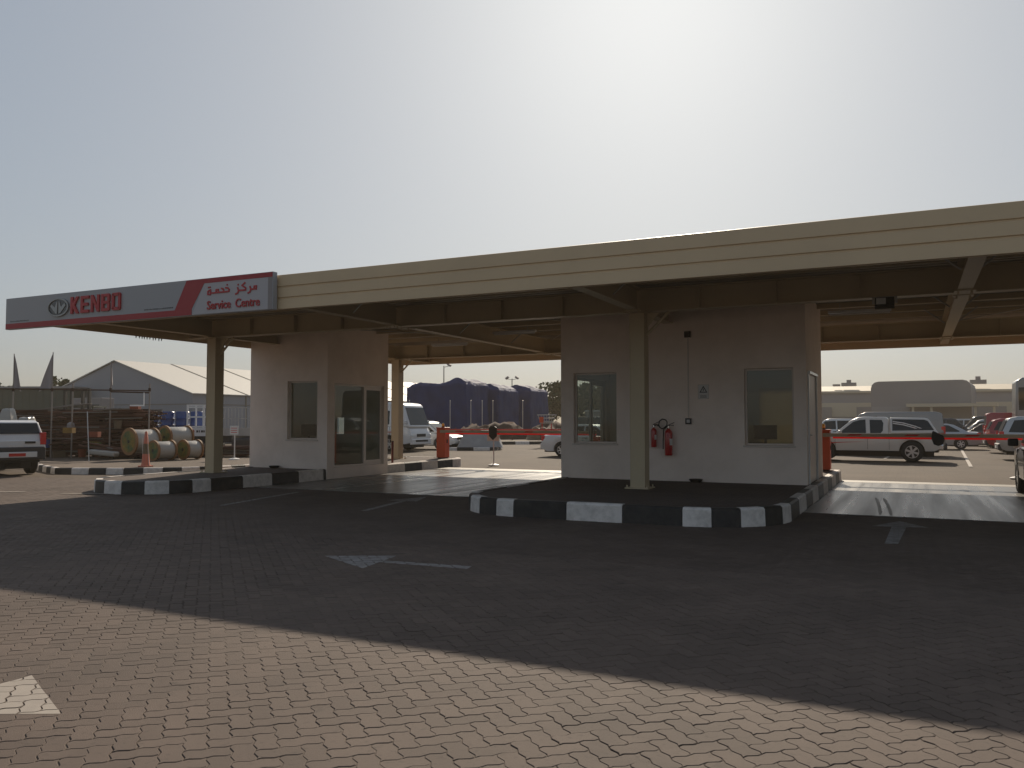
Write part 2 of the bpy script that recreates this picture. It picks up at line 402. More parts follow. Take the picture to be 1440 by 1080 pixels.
# curved tyre marks on the concrete lanes
def skid(pts, w, label):
    bb = MB(); bb.mat(M['skid']); vs = []
    P_ = [Vector((x,y,0)) for x,y in pts]
    n = len(P_)
    for i in range(n):
        d = (P_[min(i+1,n-1)]-P_[max(i-1,0)]).normalized(); nn = Vector((-d.y,d.x,0))*w/2*(1 if 0 < i < n-1 else .5)
        vs += [(P_[i].x+nn.x,P_[i].y+nn.y,.0115),(P_[i].x-nn.x,P_[i].y-nn.y,.0115)]
    bb.add(vs, [(2*i,2*i+1,2*i+3,2*i+2) for i in range(n-1)]); o = bb.build('tyre_mark', fix=False); struct(o); o['label'] = label
M['skid'] = mat('tyre_rubber_mark', (.12,.112,.10), .5, dirt=(.16,.15,.135), dscale=7, damt=.95)
for (x0_, y0_, dx_, c_) in ((-.55,15.4,-.12,.01),(-.38,15.35,-.14,.01),(-9.4,15.5,.3,.01)):
    skid([(x0_+dx_*t/8+c_*t*t/8*(1 if dx_>0 else -1), y0_+t*.42) for t in range(9)], .06, 'dark curved tyre mark on the smooth concrete lane')
def kerbed_island(outline, z, kw, lens, m_top, name, start_white=True, topz=None):
    """outline: closed list of (x,y) CCW; kerb blocks run along it; lens(k) gives block length"""
    P_ = [Vector((x,y,0)) for x,y in outline]; n = len(P_)
    seg = [(P_[(i+1)%n]-P_[i]).length for i in range(n)]; tot = sum(seg)
    def at(s):
        s = s % tot
        for i in range(n):
            if s <= seg[i] or i == n-1:
                d = (P_[(i+1)%n]-P_[i]).normalized(); return P_[i]+d*s, Vector((d.y,-d.x,0))
            s -= seg[i]
    bb = MB(); s = 0; k = 0
    while s < tot-1e-3:
        L_ = lens(s); e = min(s+L_, tot)
        bb.mat(M['kerb_w'] if (k % 2 == 0) == start_white else M['kerb_b'])
        ns = max(1, int((e-s)/.12)); g = .006
        vs = []
        for t in range(ns+1):
            u = s+g + (e-s-2*g)*t/ns; p, nn = at(u)
            # averaged normal for smooth corners
            p2, n2 = at(u+.15); p3, n3 = at(u-.15); nm = (nn+n2+n3).normalized()
            q = p - nm*kw
            vs += [(p.x+nm.x*.012,p.y+nm.y*.012,-.02), (p.x,p.y,z-.03), (p.x-nm.x*.03,p.y-nm.y*.03,z), (q.x,q.y,z), (q.x,q.y,-.02)]
        fs = []
        for t in range(ns):
            o_ = t*5
            for a_ in range(4): fs.append((o_+a_, o_+a_+1, o_+a_+6, o_+a_+5))
        fs += [(0,1,2,3,4), tuple(ns*5+i for i in (4,3,2,1,0))]
        bb.add(vs, fs); s = e; k += 1
    ko = bb.build('kerb', smooth=True, angle=30); struct(ko)
    inner = []
    for i in range(n):
        a_, c_ = P_[i-1], P_[(i+1)%n]; d = (c_-a_).normalized(); nn = Vector((d.y,-d.x,0)); q = P_[i]-nn*(kw-.01); inner.append((q.x,q.y))
    t = MB(); t.mat(m_top).prism(inner, 0.0, z-.012); to = t.build(name); struct(to)
    return ko
def arc(cx, cy, r, a0, a1, n=10): return [(cx+r*math.cos(R_(a0+(a1-a0)*k/n)), cy+r*math.sin(R_(a0+(a1-a0)*k/n))) for k in range(n+1)]
# right island : x -7.48..-1.8, y 12.45..24.0, start at the front straight left end
ol = [(-6.05,12.45),(-5.14,12.45),(-4.2,12.45)] + arc(-3.2,13.85,1.4,-90,0,12) + [(-1.8,16),(-1.8,18),(-1.8,20),(-1.8,22),(-1.8,23.9),(-4,24.0),(-7.48,24.0),(-7.48,20),(-7.48,17),(-7.48,15)] + arc(-6.08,13.85,1.4,180,270,12)[:-1]
def lensR(s):
    # straight front 2.85 m in three blocks, corner blocks .44
    if s < 2.84: return .95
    if s < 5.0: return .44
    if s < 31: return 1.04
    return .44
kerbed_island(ol, IZ, .16, lensR, M['island'], 'island_paving', start_white=False)
# left island with rounded nose
ol = arc(-15.91,13.8,1.39,180,360,22) + [(-14.52,16),(-14.52,18),(-14.52,20),(-14.52,22),(-14.52,25.3)] + arc(-14.92,25.5,.4,0,90,4) + [(-17.3,25.9),(-17.3,22),(-17.3,18),(-17.3,15)]
def lensL(s): return .507 if s < 4.5 else 1.0
kerbed_island(ol, IZ, .16, lensL, M['island'], 'island_paving')
# far pavement on the left with low kerb
ol = [(-40,24),(-29,19.2),(-25.5,17.3),(-23.48,16.45),(-21.5,17.2),(-20.2,18.3),(-19.75,19.3),(-19.6,21),(-19.8,24.5),(-21,25.8),(-60,27),(-60,24.5)]
kerbed_island(ol, .18, .14, lambda s: .55, M['sidewalk'], 'pavement')
ol = [(-27.5,19.6),(-23.6,19.9),(-23.0,21.2),(-23.0,26.0),(-27.5,26.0)]
# far kerb behind centre lane and island of the sheeted machine
ol = [(-30,52),(-25.4,50.2),(-21,54),(-14,60),(-8,66),(-8,68),(-30,68)]
kerbed_island(ol, .2, .16, lambda s: 1.0, M['sand'], 'verge')
ol = [(-23.3,38.8),(-20.6,40.1),(-20.9,40.9),(-21.6,43),(-24.2,42)]
kerbed_island(ol, .16, .16, lambda s: .9, M['sidewalk'], 'verge')

# ------------------------------------------------------------------ canopy
XL, XR, YF, YB = -17.45, 15.0, 12.1, 26.4
ZB, ZT = 3.72, 4.39
can = thing('canopy', 'long cream steel drive-through canopy spanning both booths and lanes', 'canopy')
def ibeam(b, p, q, h, w, tw=.012, tf=.02, top=None):
    """beam of I section, p,q at bottom centre line"""
    p = Vector(p); q = Vector(q); d = (q-p).normalized(); n = Vector((-d.y, d.x, 0))
    def slab(w_, z0, z1):
        vs = []
        for P_ in (p,q):
            for s, z in ((-1,z0),(1,z0),(1,z1),(-1,z1)): vs.append(tuple(P_ + n*s*w_/2 + Vector((0,0,z))))
        b.add(vs, [(0,1,2,3),(7,6,5,4),(0,4,5,1),(1,5,6,2),(2,6,7,3),(3,7,4,0)])
    slab(w, 0, tf); slab(tw, tf, h-tf); slab(w, h-tf, h)
CX = [-16.3, -4.9, 6.5]; RX = [-16.3,-10.6,-4.9,.8,6.5,12.2]
for Y in (15.8, 24.2):
    b = MB(); b.mat(M['creamsteel']); ibeam(b, (XL+.2,Y,3.76), (XR,Y,3.76), .46, .26)
    x = XL+1
    while x < XR:
        if min(abs(x-c) for c in RX) > .3:
            b.box(x-.008, x+.008, Y-.12, Y-.008, 3.785, 4.195); b.box(x-.008, x+.008, Y+.008, Y+.12, 3.785, 4.195)
        x += 1.42
    b.build('girder', can)
for X in RX:
    b = MB(); b.mat(M['creamsteel'])
    # rafter passes at girder level: segments between girders
    for ya, yb in ((YF+.08,15.66),(15.94,24.06),(24.34,YB-.08)):
        ibeam(b, (X,ya,3.775), (X,yb,3.775), .44, .22)
    for Y in (15.8, 24.2):
        b.box(X-.16, X+.16, Y-.42, Y-.14, 3.748, 3.772); b.box(X-.16, X+.16, Y+.14, Y+.42, 3.748, 3.772)
        for sx in (-.1,.1):
            for sy in (-.34,-.22,.22,.34): b.cyl((X+sx,Y+sy,3.715),(X+sx,Y+sy,3.748),.018,n=6)
    b.build('rafter', can)
for X in CX:
    for Y in (15.8, 24.2):
        b = MB(); b.mat(M['creamsteel'])
        zc = IZ-.012 if (X < 0) else 0
        # H column, web facing the camera side
        b.box(X-.15, X-.135, Y-.15, Y+.15, zc+.02, 3.74); b.box(X+.135, X+.15, Y-.15, Y+.15, zc+.02, 3.74)
        b.box(X-.134, X+.134, Y-.012, Y+.012, zc+.02, 3.74)
        b.box(X-.134, X+.134, Y-.145, Y-.13, zc+.02, 3.735)
        b.box(X-.24, X+.24, Y-.24, Y+.24, zc, zc+.022)
        b.box(X-.22, X+.22, Y-.22, Y+.22, 3.741, 3.757)
        for sx in (-.2,.2):
            for sy in (-.2,.2): b.cyl((X+sx,Y+sy,zc+.02),(X+sx,Y+sy,zc+.07),.015,n=6)
        b.build('column', can)
        b = MB(); b.mat(M['creamsteel'])
        b.cyl((X+.15,Y,3.3),(X+.62,Y,3.74),.03,n=8)
        b.add([(X+.17,Y-.01,3.45),(X+.42,Y-.01,3.73),(X+.17,Y-.01,3.73),(X+.17,Y+.01,3.45),(X+.42,Y+.01,3.73),(X+.17,Y+.01,3.73)],[(0,1,2),(3,5,4),(0,3,4,1),(1,4,5,2),(2,5,3,0)])
        b.build('brace', can)
# purlins
y = YF+.5
while y < YB-.3:
    if all(abs(y-Y) > .2 for Y in (15.8,24.2)):
        b = MB(); b.mat(M['creamsteel'])
        b.box(XL+.1, XR, y-.03, y-.027, 4.218, 4.338); b.box(XL+.1, XR, y-.027, y+.03, 4.218, 4.222); b.box(XL+.1, XR, y-.027, y+.03, 4.334, 4.338)
        b.build('purlin', can)
    y += 1.3
# rods / bracing under the roof and a gutter pipe
for (x0,y0,x1,y1) in ((-16.3,15.8,-10.6,24.2),(-10.6,15.8,-4.9,24.2),(.8,24.2,6.5,15.8),(-10.6,24.2,-4.9,15.8)):
    b = MB(); b.mat(M['galv']).cyl((x0,y0+.3,4.19),(x1,y1-.3,4.19),.012,n=6); b.build('bracing_rod', can)
for X in (-10.6,-4.9,.8):
    for Y in (13.9,18.4,21.4):
        for s in (-1,1): b = MB(); b.mat(M['galv']).cyl((X+s*.12,Y,3.86),(X+s*.55,Y,4.21),.018,n=6); b.build('fly_brace', can)
b = MB(); b.mat(M['galv']).cyl((XL+.3,12.75,4.08),(XR,12.75,4.08),.075,n=12)
b.build('drain_pipe', can, smooth=True)
# corrugated deck, ribs running along the canopy
b = MB(); b.mat(M['deck'])
ys = []; y = YF+.06; hi = 0
vs = []; fs = []
pitch = .25; k = 0
prof = []
while y < YB-.06:
    prof += [(y, 4.345),(y+.13,4.345),(y+.15,4.375),(y+.23,4.375)]; y += pitch
prof = [p for p in prof if p[0] < YB-.05]
for (yy, z) in prof: vs += [(XL+.05,yy,z),(XR,yy,z)]
for i in range(len(prof)-1): fs.append((2*i,2*i+1,2*i+3,2*i+2))
b.add(vs, fs); b.build('roof_sheet', can, fix=False)
b = MB(); b.mat(M['deck']).box(XL+.05,XR,YF+.05,YB-.05,4.378,4.385); b.build('roof_top', can)
for k in range(10):
    b = MB(); b.mat(M['dark']); yy = 14.3+k*.085+random.uniform(-.02,.02); b.cyl((XL+.01,yy,ZB-.001),(XL+.01,yy,ZB-.05-random.random()*.02),.018,.006,n=6); b.build('hanging_clip', can)
# fascia: three-band sheet cladding on each side
def fascia_profile():
    return [(0,ZB),(-.03,ZB+.01),(-.03,ZB+.19),(-.006,ZB+.2),(-.006,ZB+.225),(-.03,ZB+.235),(-.03,ZB+.405),(-.006,ZB+.415),(-.006,ZB+.44),(-.03,ZB+.45),(-.03,ZT-.01),(0,ZT),(.05,ZT),(.05,ZB)]
b = MB(); b.mat(M['cream'])
pr = fascia_profile()
b.prism([(YF+a,z) for a,z in pr], XL, XR, 'yz'); b.build('front_fascia', can)
b = MB(); b.mat(M['cream']); b.prism([(YB-a,z) for a,z in pr], XL, XR, 'yz'); b.build('rear_fascia', can)
b = MB(); b.mat(M['cream']); b.prism([(XL+a,z) for a,z in pr], YF+.052, YB-.052, 'xz'); b.build('side_fascia', can)
x = XL+2.9
while x < XR:
    b = MB(); b.mat(M['cream']); b.prism([(YF+a-.0015,z) for a,z in pr[:12]]+[(YF+.0,ZT-.02),(YF+.0,ZB+.02)], x, x+.012, 'yz'); b.build('panel_joint', can)
    x += 3.0
# ------------------------------------------------------------------ the sign
sg = thing('service_centre_sign', 'long grey and red fascia sign reading KENBO and Service Centre in English and Arabic', 'sign')
SX0, SX1, SZ0, SZ1, SY = -18.88, -10.85, 3.71, 4.43, 12.03
b = MB(); b.mat(M['grey']).box(SX0, SX1, SY-.12, SY, SZ0, SZ1); b.build('sign_box', sg, bevel=.006)
yf = SY-.12
def plate(poly, name, m, d=.006, y=None, parent=sg):
    bb = MB(); yy = yf if y is None else y; bb.mat(M[m]).prism(poly, yy-d, yy-.0005, 'xz'); return bb.build(name, parent)
plate([(SX0+.01,SZ0+.01),(-12.95,SZ0+.01),(-12.95,SZ0+.13),(SX0+.01,SZ0+.13)], 'red_band', 'red')
plate([(-13.42,SZ0+.131),(-12.95,SZ0+.131),(-12.62,SZ1-.10),(-12.62,SZ1-.01),(-13.1,SZ1-.01)], 'red_slash', 'red')
plate([(-12.618,SZ1-.10),(SX1-.01,SZ1-.10),(SX1-.01,SZ1-.01),(-12.618,SZ1-.01)], 'red_band', 'red')
plate([(-12.94,SZ0+.012),(SX1-.12,SZ0+.012),(SX1-.12,SZ1-.102),(-12.61,SZ1-.102)], 'light_panel', 'greylight', .003)
plate([(SX1-.118,SZ0+.012),(SX1-.012,SZ0+.012),(SX1-.012,SZ1-.102),(SX1-.118,SZ1-.102)], 'sign_edge', 'whdark', .003)
# block letters KENBO
def letters():
    bb = MB(); bb.mat(M['redtext'])
    y0, y1 = yf-.035, yf-.001
    h, w, t, gap = .37, .262, .075, .068
    z0 = 3.945; x = -16.58
    def R4(a,c,z_a,z_b): bb.box(x+a, x+c, y0, y1, z0+z_a, z0+z_b)
    def Q(pts): bb.prism([(x+p[0], z0+p[1]) for p in pts], y0, y1, 'xz')
    # K
    R4(0,t,0,h); Q([(t+.001,h*.5-.05),(w-.08,0),(w,0),(t+.06,h*.5),(w,h),(w-.08,h),(t+.001,h*.5+.05)]); x += w+gap
    R4(0,t,0,h); R4(t+.001,w,0,.065); R4(t+.001,w-.03,h*.5-.032,h*.5+.032); R4(t+.001,w,h-.065,h); x += w+gap
    R4(0,t*.85,0,h); R4(w-t*.85,w,0,h); Q([(t*.86,h),(t*.86,h-.13),(w-t*.86,0),(w-t*.86,.13)]); x += w+gap
    # B
    R4(0,t,0,h); R4(t+.001,w-.03,0,.06); R4(t+.001,w-.03,h*.5-.03,h*.5+.03); R4(t+.001,w-.03,h-.06,h)
    Q([(w-.029,0),(w,.03),(w,h*.5-.03),(w-.018,h*.5),(w-.07,h*.5-.031),(w-.07,.061),(w-.029,.0601)][::1]); Q([(w-.07,h*.5+.031),(w-.018,h*.5+.0005),(w,h*.5+.03),(w,h-.03),(w-.029,h),(w-.029,h-.061),(w-.07,h-.061)]); x += w+gap
    # O
    R4(0,t*.9,.03,h-.03); R4(w-t*.9,w,.03,h-.03); Q([(.03,0),(w-.03,0),(w,.0299),(w-t*.9,.065),(t*.9,.065),(0,.0299)]); Q([(0,h-.0299),(t*.9,h-.065),(w-t*.9,h-.065),(w,h-.0299),(w-.03,h),(.03,h)])
    bb.build('lettering', sg)
letters()
# oval emblem
def ring(bb, cx, cz, a, c, a2, c2, y0, y1, n=36):
    vs = []
    for k in range(n):
        t = 2*math.pi*k/n
        vs += [(cx+a*math.cos(t), y0, cz+c*math.sin(t)), (cx+a2*math.cos(t), y0, cz+c2*math.sin(t)), (cx+a*math.cos(t), y1, cz+c*math.sin(t)), (cx+a2*math.cos(t), y1, cz+c2*math.sin(t))]
    fs = []
    for k in range(n):
        p, q = 4*k, 4*((k+1)%n); fs += [(p,q,q+1,p+1),(p,p+2,q+2,q),(p+1,q+1,q+3,p+3)]
    bb.add(vs, fs)
bb = MB(); bb.mat(M['c_grey'])
ring(bb, -17.0, 4.115, .355, .205, .315, .175, yf-.04, yf-.001); bb.mat(M['c_dark'])
bb.prism([(-17.0+.313*math.cos(2*math.pi*k/32), 4.115+.173*math.sin(2*math.pi*k/32)) for k in range(32)], yf-.02, yf-.001, 'xz')
bb.mat(M['c_grey'])
for s in (-1,1):
    bb.prism([(-17.0+s*.03,3.97),(-17.0+s*.09,3.99),(-17.0+s*.26,4.15),(-17.0+s*.22,4.2),(-17.0+s*.10,4.12),(-17.0+s*.05,4.24),(-17.0+s*.02,4.24)], yf-.032, yf-.0205, 'xz')
bb.build('emblem', sg)
# service centre text
def text_mesh(txt, size, offset, name, m, parent, M4, ext=.01, shear=0, sx=1, align='LEFT'):
    cu = bpy.data.curves.new(name, 'FONT'); cu.body = txt; cu.size = size; cu.extrude = ext; cu.offset = offset; cu.resolution_u = 3; cu.align_x = align
    to = bpy.data.objects.new('tmp', cu); COL.objects.link(to)
    dg = bpy.context.evaluated_depsgraph_get(); me = bpy.data.meshes.new_from_object(to.evaluated_get(dg))
    COL.objects.unlink(to); bpy.data.objects.remove(to)
    me.transform(Matrix.Diagonal((sx,1,1,1))); me.transform(M4); me.materials.clear(); me.materials.append(m)
    o = bpy.data.objects.new(name, me); COL.objects.link(o); o.parent = parent
    return o, me
FR = lambda x, y, z: Matrix.Translation((x,y,z)) @ Matrix.Rotation(R_(90), 4, 'X')
o, me = text_mesh('Service  Centre', .24, .0025, 'lettering', M['redtext'], sg, FR(0, yf-.014, 3.80))
xs = [v.co.x for v in me.vertices]; w0 = max(xs)-min(xs)
for v in me.vertices: v.co.x = -12.52 + (v.co.x-min(xs))*(1.36/w0)
# arabic strokes (drawn): local units; x right
def strokes(bb, lst, ox, oz, s, t, y0, y1):
    for pl in lst:
        for (x0,z0),(x1,z1) in zip(pl[:-1], pl[1:]):
            d = Vector((x1-x0, z1-z0)); L_ = d.length
            if L_ < 1e-6: continue
            d /= L_; n = Vector((-d.y, d.x))*t/2; e = d*t*.35
            P0 = Vector((ox+x0*s, oz+z0*s))-e; P1 = Vector((ox+x1*s, oz+z1*s))+e
            jit = random.uniform(0, .0015)
            bb.prism([tuple(P0-n), tuple(P1-n), tuple(P1+n), tuple(P0+n)], y0-jit, y1, 'xz')
bb = MB(); bb.mat(M['redtext'])
dot = lambda x, z: [(x-.02,z),(x+.02,z)]
# khidma : kha - dal - mim - ta marbuta (right to left)
khidma = [[(6.1,1.6),(6.7,1.5),(7.1,1.15),(7.0,.76),(5.6,.72)],dot(6.5,2.2),
          [(4.85,1.55),(5.25,1.45),(5.5,1.1),(5.6,.74),(4.0,.72)],
          [(4.0,.74),(4.0,1.35),(3.4,1.35),(3.35,.74)],[(4.0,.72),(1.7,.72)],
          [(1.75,.72),(1.75,1.4),(1.3,1.3),(1.0,1.1),(1.0,.5),(1.7,.45),(1.75,.72)],dot(1.15,2.0),dot(1.6,2.0)]
markaz = [[(14.6,.8),(14.65,1.35),(14.1,1.35),(14.0,.8),(14.65,.75)],[(14.0,.78),(13.3,.76)],
          [(12.9,1.35),(13.15,.75),(12.9,.2),(12.4,.05)],
          [(11.5,2.25),(10.7,1.75),(11.7,1.15),(11.7,.74),(9.9,.74)],
          [(9.5,1.35),(9.75,.72),(9.5,.2),(8.95,.05)],dot(9.6,2.0)]
strokes(bb, khidma+markaz, -12.60, 4.055, .092, .031, yf-.016, yf-.004)
bb.build('arabic_lettering', sg)
# small dark caption lines
for (xa, xb, z) in ((-14.3,-13.5,3.885),(-18.7,-18.05,3.875)):
    bb = MB(); bb.mat(M['c_dark']); x = xa
    while x < xb:
        w_ = random.uniform(.015,.04); bb.box(x, x+w_, yf-.003, yf-.0005, z, z+random.choice((.02,.028))); x += w_+.012
    bb.build('small_caption', sg)

# ------------------------------------------------------------------ booths
def wall_x(b, y0, y1, x0, x1, z0, z1, ops):
    """wall running along X with openings (xa,xb,za,zb)"""
    xs = sorted({x0,x1,*[o[0] for o in ops],*[o[1] for o in ops]}); zs = sorted({z0,z1,*[o[2] for o in ops],*[o[3] for o in ops]})
    for i in range(len(xs)-1):
        j = 0
        while j < len(zs)-1:
            cx = (xs[i]+xs[i+1])/2
            def hole(jj): cz = (zs[jj]+zs[jj+1])/2; return any(o[0]<cx<o[1] and o[2]<cz<o[3] for o in ops)
            if hole(j): j += 1; continue
            k = j
            while k+1 < len(zs)-1 and not hole(k+1): k += 1
            b.box(xs[i], xs[i+1], y0, y1, zs[j], zs[k+1]); j = k+1
def wall_y(b, x0, x1, y0, y1, z0, z1, ops):
    T = b.T.copy(); b2 = MB(); wall_x(b2, x0, x1, y0, y1, z0, z1, ops)
    b.add([(v[1],v[0],v[2]) for v in b2.v], [f[::-1] for f in b2.f])
def window_x(x0, x1, z0, z1, y, parent, gl='glass', t=.16):
    fr = MB(); fr.mat(M['frame']); w = .045
    fr.box(x0,x0+w,y,y+.05,z0,z1); fr.box(x1-w,x1,y,y+.05,z0,z1); fr.box(x0+w,x1-w,y,y+.05,z0,z0+w); fr.box(x0+w,x1-w,y,y+.05,z1-w,z1)
    win = fr.build('window', parent, bevel=.004, seg=1)
    p = MB(); p.mat(M[gl]).box(x0+w-.004,x1-w+.004,y+.02,y+.026,z0+w-.004,z1-w+.004); p.build('pane', win)
    s = MB(); s.mat(M['frame']).box(x0-.03,x1+.03,y-.135,y-.001,z0-.035,z0-.001); s.build('sill', win, bevel=.004, seg=1)
    return win
def booth(x0, x1, yf_, yb, wins, door_side, label, left_glazed, right_glazed, rear=None):
    root = thing('guard_booth', label, 'booth')
    zb, zt, T = .0, 4.32, .18
    b = MB(); b.mat(M['wall'])
    wall_x(b, yf_, yf_+T, x0, x1, zb, zt, [(a,c,1.08,2.72) for a,c in wins])
    b.build('front_wall', root)
    b = MB(); b.mat(M['wall']); wall_x(b, yb-T, yb, x0, x1, zb, zt, [rear[:4]]); b.build('rear_wall', root)
    fr = MB(); fr.mat(M['frame']); ra, rb, rc, rd = rear[:4]; w = .04  # rear window added to let light in and brighten the view inside
    fr.box(ra,ra+w,yb-.1,yb-.05,rc,rd); fr.box(rb-w,rb,yb-.1,yb-.05,rc,rd); fr.box(ra+w,rb-w,yb-.1,yb-.05,rc,rc+w); fr.box(ra+w,rb-w,yb-.1,yb-.05,rd-w,rd)
    rw = fr.build('window', root)
    p = MB(); p.mat(M['glass']).box(ra+w,rb-w,yb-.08,yb-.074,rc+w,rd-w); p.build('pane', rw)
    if rear[4]: p = MB(); p.mat(M['blind']).box(ra-.02,rb+.02,yb-T-.03,yb-T-.024,rc-.03,rd+.06); p.build('roller_blind', rw)
    gop = [(yf_+.3, yf_+2.7, .3, 2.66)]
    b = MB(); b.mat(M['wall']); wall_y(b, x0, x0+T, yf_+T, yb-T, zb, zt, gop if left_glazed else []); b.build('side_wall', root)
    dop = [(yf_+.25, yf_+1.9, .27, 2.66)]
    b = MB(); b.mat(M['wall']); wall_y(b, x1-T, x1, yf_+T, yb-T, zb, zt, gop if right_glazed else dop); b.build('side_wall', root)
    # inner lining, floor and ceiling
    b = MB(); b.mat(M['wall_in'])
    wall_x(b, yb-T-.012, yb-T-.002, x0+T, x1-T, .3, 3.0, [rear[:4]]); b.box(x0+T,x1-T,yf_+T,yb-T-.013,3.002,3.05)
    b.build('lining', root)
    b = MB(); b.mat(M['whgrey']).box(x0+T+.001, x1-T-.001, yf_+T+.001, yb-T-.014, .2, .29); b.build('floor', root)
    for a, c in wins: window_x(a, c, 1.08, 2.72, yf_+.10, root, 'glass')
    def glazed(xw, outward):
        f = MB(); f.mat(M['frame']); y0, y1, z0, z1 = yf_+.3, yf_+2.7, .3, 2.66; w = .06
        xa, xb = xw-.04, xw+.04
        f.box(xa,xb,y0,y0+w,z0,z1); f.box(xa,xb,y1-w,y1,z0,z1); f.box(xa,xb,y0+w,y1-w,z0,z0+w); f.box(xa,xb,y0+w,y1-w,z1-w,z1)
        d = f.build('glazed_door', root, bevel=.004, seg=1)
        f = MB(); f.mat(M['frame']); ym = y0+1.42
        f.box(xa+.01,xb+.02*outward,ym,ym+.12,z0+w,z1-w)
        f.box(xa+.01,xb-.01,ym+.121,y1-w,z0+w,z0+w+.09); f.box(xa+.01,xb-.01,ym+.121,y1-w,z1-w-.09,z1-w); f.box(xa+.01,xb-.01,y1-w-.06,y1-w,z0+w+.09,z1-w-.09)
        f.build('sash', d, bevel=.003, seg=1)
        f = MB(); f.mat(M['frame']).box(xa+.01,xb-.01,y0+w,y0+w+.05,z0+w,z1-w); f.build('stile', d)
        p = MB(); p.mat(M['glass']); p.box(xw-.004,xw+.004,y0+w+.045,ym+.01,z0+w-.005,z1-w+.005); p.build('pane', d)
        p = MB(); p.mat(M['glass']); p.box(xw-.014,xw-.008,ym+.11,y1-w-.05,z0+w+.08,z1-w-.08); p.build('pane', d)
        h = MB(); h.mat(M['galv']).box(xw+outward*.045-.012,xw+outward*.045+.012,ym+.02,ym+.06,1.25,1.55); h.build('handle', d)
    if left_glazed: glazed(x0+.09, -1)
    if right_glazed: glazed(x1-.09, 1)
    else:
        f = MB(); f.mat(M['white']); y0, y1, z0, z1 = yf_+.25, yf_+1.9, .27, 2.66; w = .06
        f.box(x1-.1,x1+.03,y0,y0+w,z0,z1); f.box(x1-.1,x1+.03,y1-w,y1,z0,z1); f.box(x1-.1,x1+.05,y0+w,y1-w,z1-w,z1)
        d = f.build('door', root, bevel=.004, seg=1)
        f = MB(); f.mat(M['frame']).box(x1-.06,x1-.01,y0+w+.004,y1-w-.004,z0,z1-w-.004); f.build('door_leaf', d)
        h = MB(); h.mat(M['galv']); h.cyl((x1-.01,y0+.16,1.3),(x1+.05,y0+.16,1.3),.012); h.cyl((x1+.05,y0+.15,1.3),(x1+.05,y0+.3,1.3),.012); h.build('handle', d)
    return root
booth(-17.28, -14.49, 18.1, 21.0, [(-15.9,-14.84)], 1, 'cream rendered guard booth with glazed sliding door behind the left island column', False, True, (-16.4,-16.0,1.15,1.75,False))
booth(-7.50, -2.0, 18.0, 21.15, [(-7.18,-6.12),(-3.26,-2.25)], 1, 'wide cream guard booth with two windows, notice and fire extinguishers on its front wall', True, False, (-3.42,-2.35,.95,2.35,True))

# desks and chairs inside
def desk(x, y, label):
    t = thing('office_desk', label, 'desk', (x,y,.29))
    b = MB(); b.mat(M['beige']).box(-.75,.75,-.35,.35,.71,.75); b.build('desktop', t, bevel=.005)
    for s in (-1,1):
        b = MB(); b.mat(M['whgrey']).box(s*.7-.02,s*.7+.02,-.32,.32,0,.709); b.build('leg', t)
    return t
desk(-5.9, 19.0, 'office desk just inside the left window of the wide booth'); desk(-3.1, 20.3, 'office desk by the rear wall of the wide booth'); desk(-16.1, 19.1, 'office desk inside the left booth behind its window')
def mon(x, y, z, label):
    t = thing('monitor', label, 'monitor', (x,y,z))
    b = MB(); b.mat(M['dark']).box(-.27,.27,-.02,.02,.12,.46); b.build('screen', t, bevel=.006)
    b = MB(); b.mat(M['dark']).box(-.03,.03,-.015,.015,.01,.119); b.box(-.12,.12,-.08,.08,0,.01); b.build('stand', t)
mon(-16.0, 19.15, 1.042, 'black computer monitor on the desk in the left booth'); mon(-3.2, 20.35, 1.042, 'black computer monitor on the rear desk in the wide booth')

# ------------------------------------------------------------------ wall fittings
def extinguisher(x, y, z, h, r, hose, label, horn=False):
    t = thing('fire_extinguisher', label, 'fire extinguisher', (x,y,z), 0, 'fire extinguishers hung on the booth wall')
    b = MB(); b.mat(M['extred']).lathe([(0,0),(r*.9,0),(r,.02),(r,h*.82),(r*.85,h*.9),(r*.4,h*.97),(r*.25,h)], n=20); b.build('cylinder', t, smooth=True)
    b = MB(); b.mat(M['chrome']).cyl((0,0,h),(0,0,h+.05),.018); b.mat(M['dark']).box(-.015,.12,-.012,.012,h+.05,h+.065)
    b.add([(-.01,-.01,h+.06),(.13,-.01,h+.12),(.13,.01,h+.12),(-.01,.01,h+.06),(-.01,-.01,h+.072),(.13,-.01,h+.135),(.13,.01,h+.135),(-.01,.01,h+.072)],[(0,3,2,1),(4,5,6,7),(0,1,5,4),(1,2,6,5),(2,3,7,6),(3,0,4,7)])
    b.build('valve', t)
    b = MB(); b.mat(M['dark']).tube(hose, .013, 8); b.build('hose', t, smooth=True)
    b = MB(); b.mat(M['signwhite']); vs = []; n = 8
    for k in range(n+1):
        a = R_(-60 + 75*k/n); vs += [((r+.002)*math.cos(a), (r+.002)*math.sin(a), h*.38), ((r+.002)*math.cos(a), (r+.002)*math.sin(a), h*.62)]
    b.add(vs, [(2*k,2*k+2,2*k+3,2*k+1) for k in range(n)]); b.build('label_sticker', t)
    b = MB(); b.mat(M['galv']).box(-.02,.02,r,17.995-y+.0,h*.7,h*.78); b.build('bracket', t)
    return t
loop = [(0,0,.62)] + [(-.16+.17*math.cos(R_(a))-.08, -.02, .66+.16*math.sin(R_(a))) for a in range(-60,-310,-25)] + [(-.09,-.02,.80),(-.09,-.02,.3),(-.08,-.02,.05)]
extinguisher(-4.88, 17.87, .84, .60, .085, [(0,0,.63),(-.05,-.02,.65),(-.10,-.03,.6),(-.115,-.03,.3),(-.115,-.03,.14)], 'larger red powder extinguisher with white label hanging right of the looped hose')
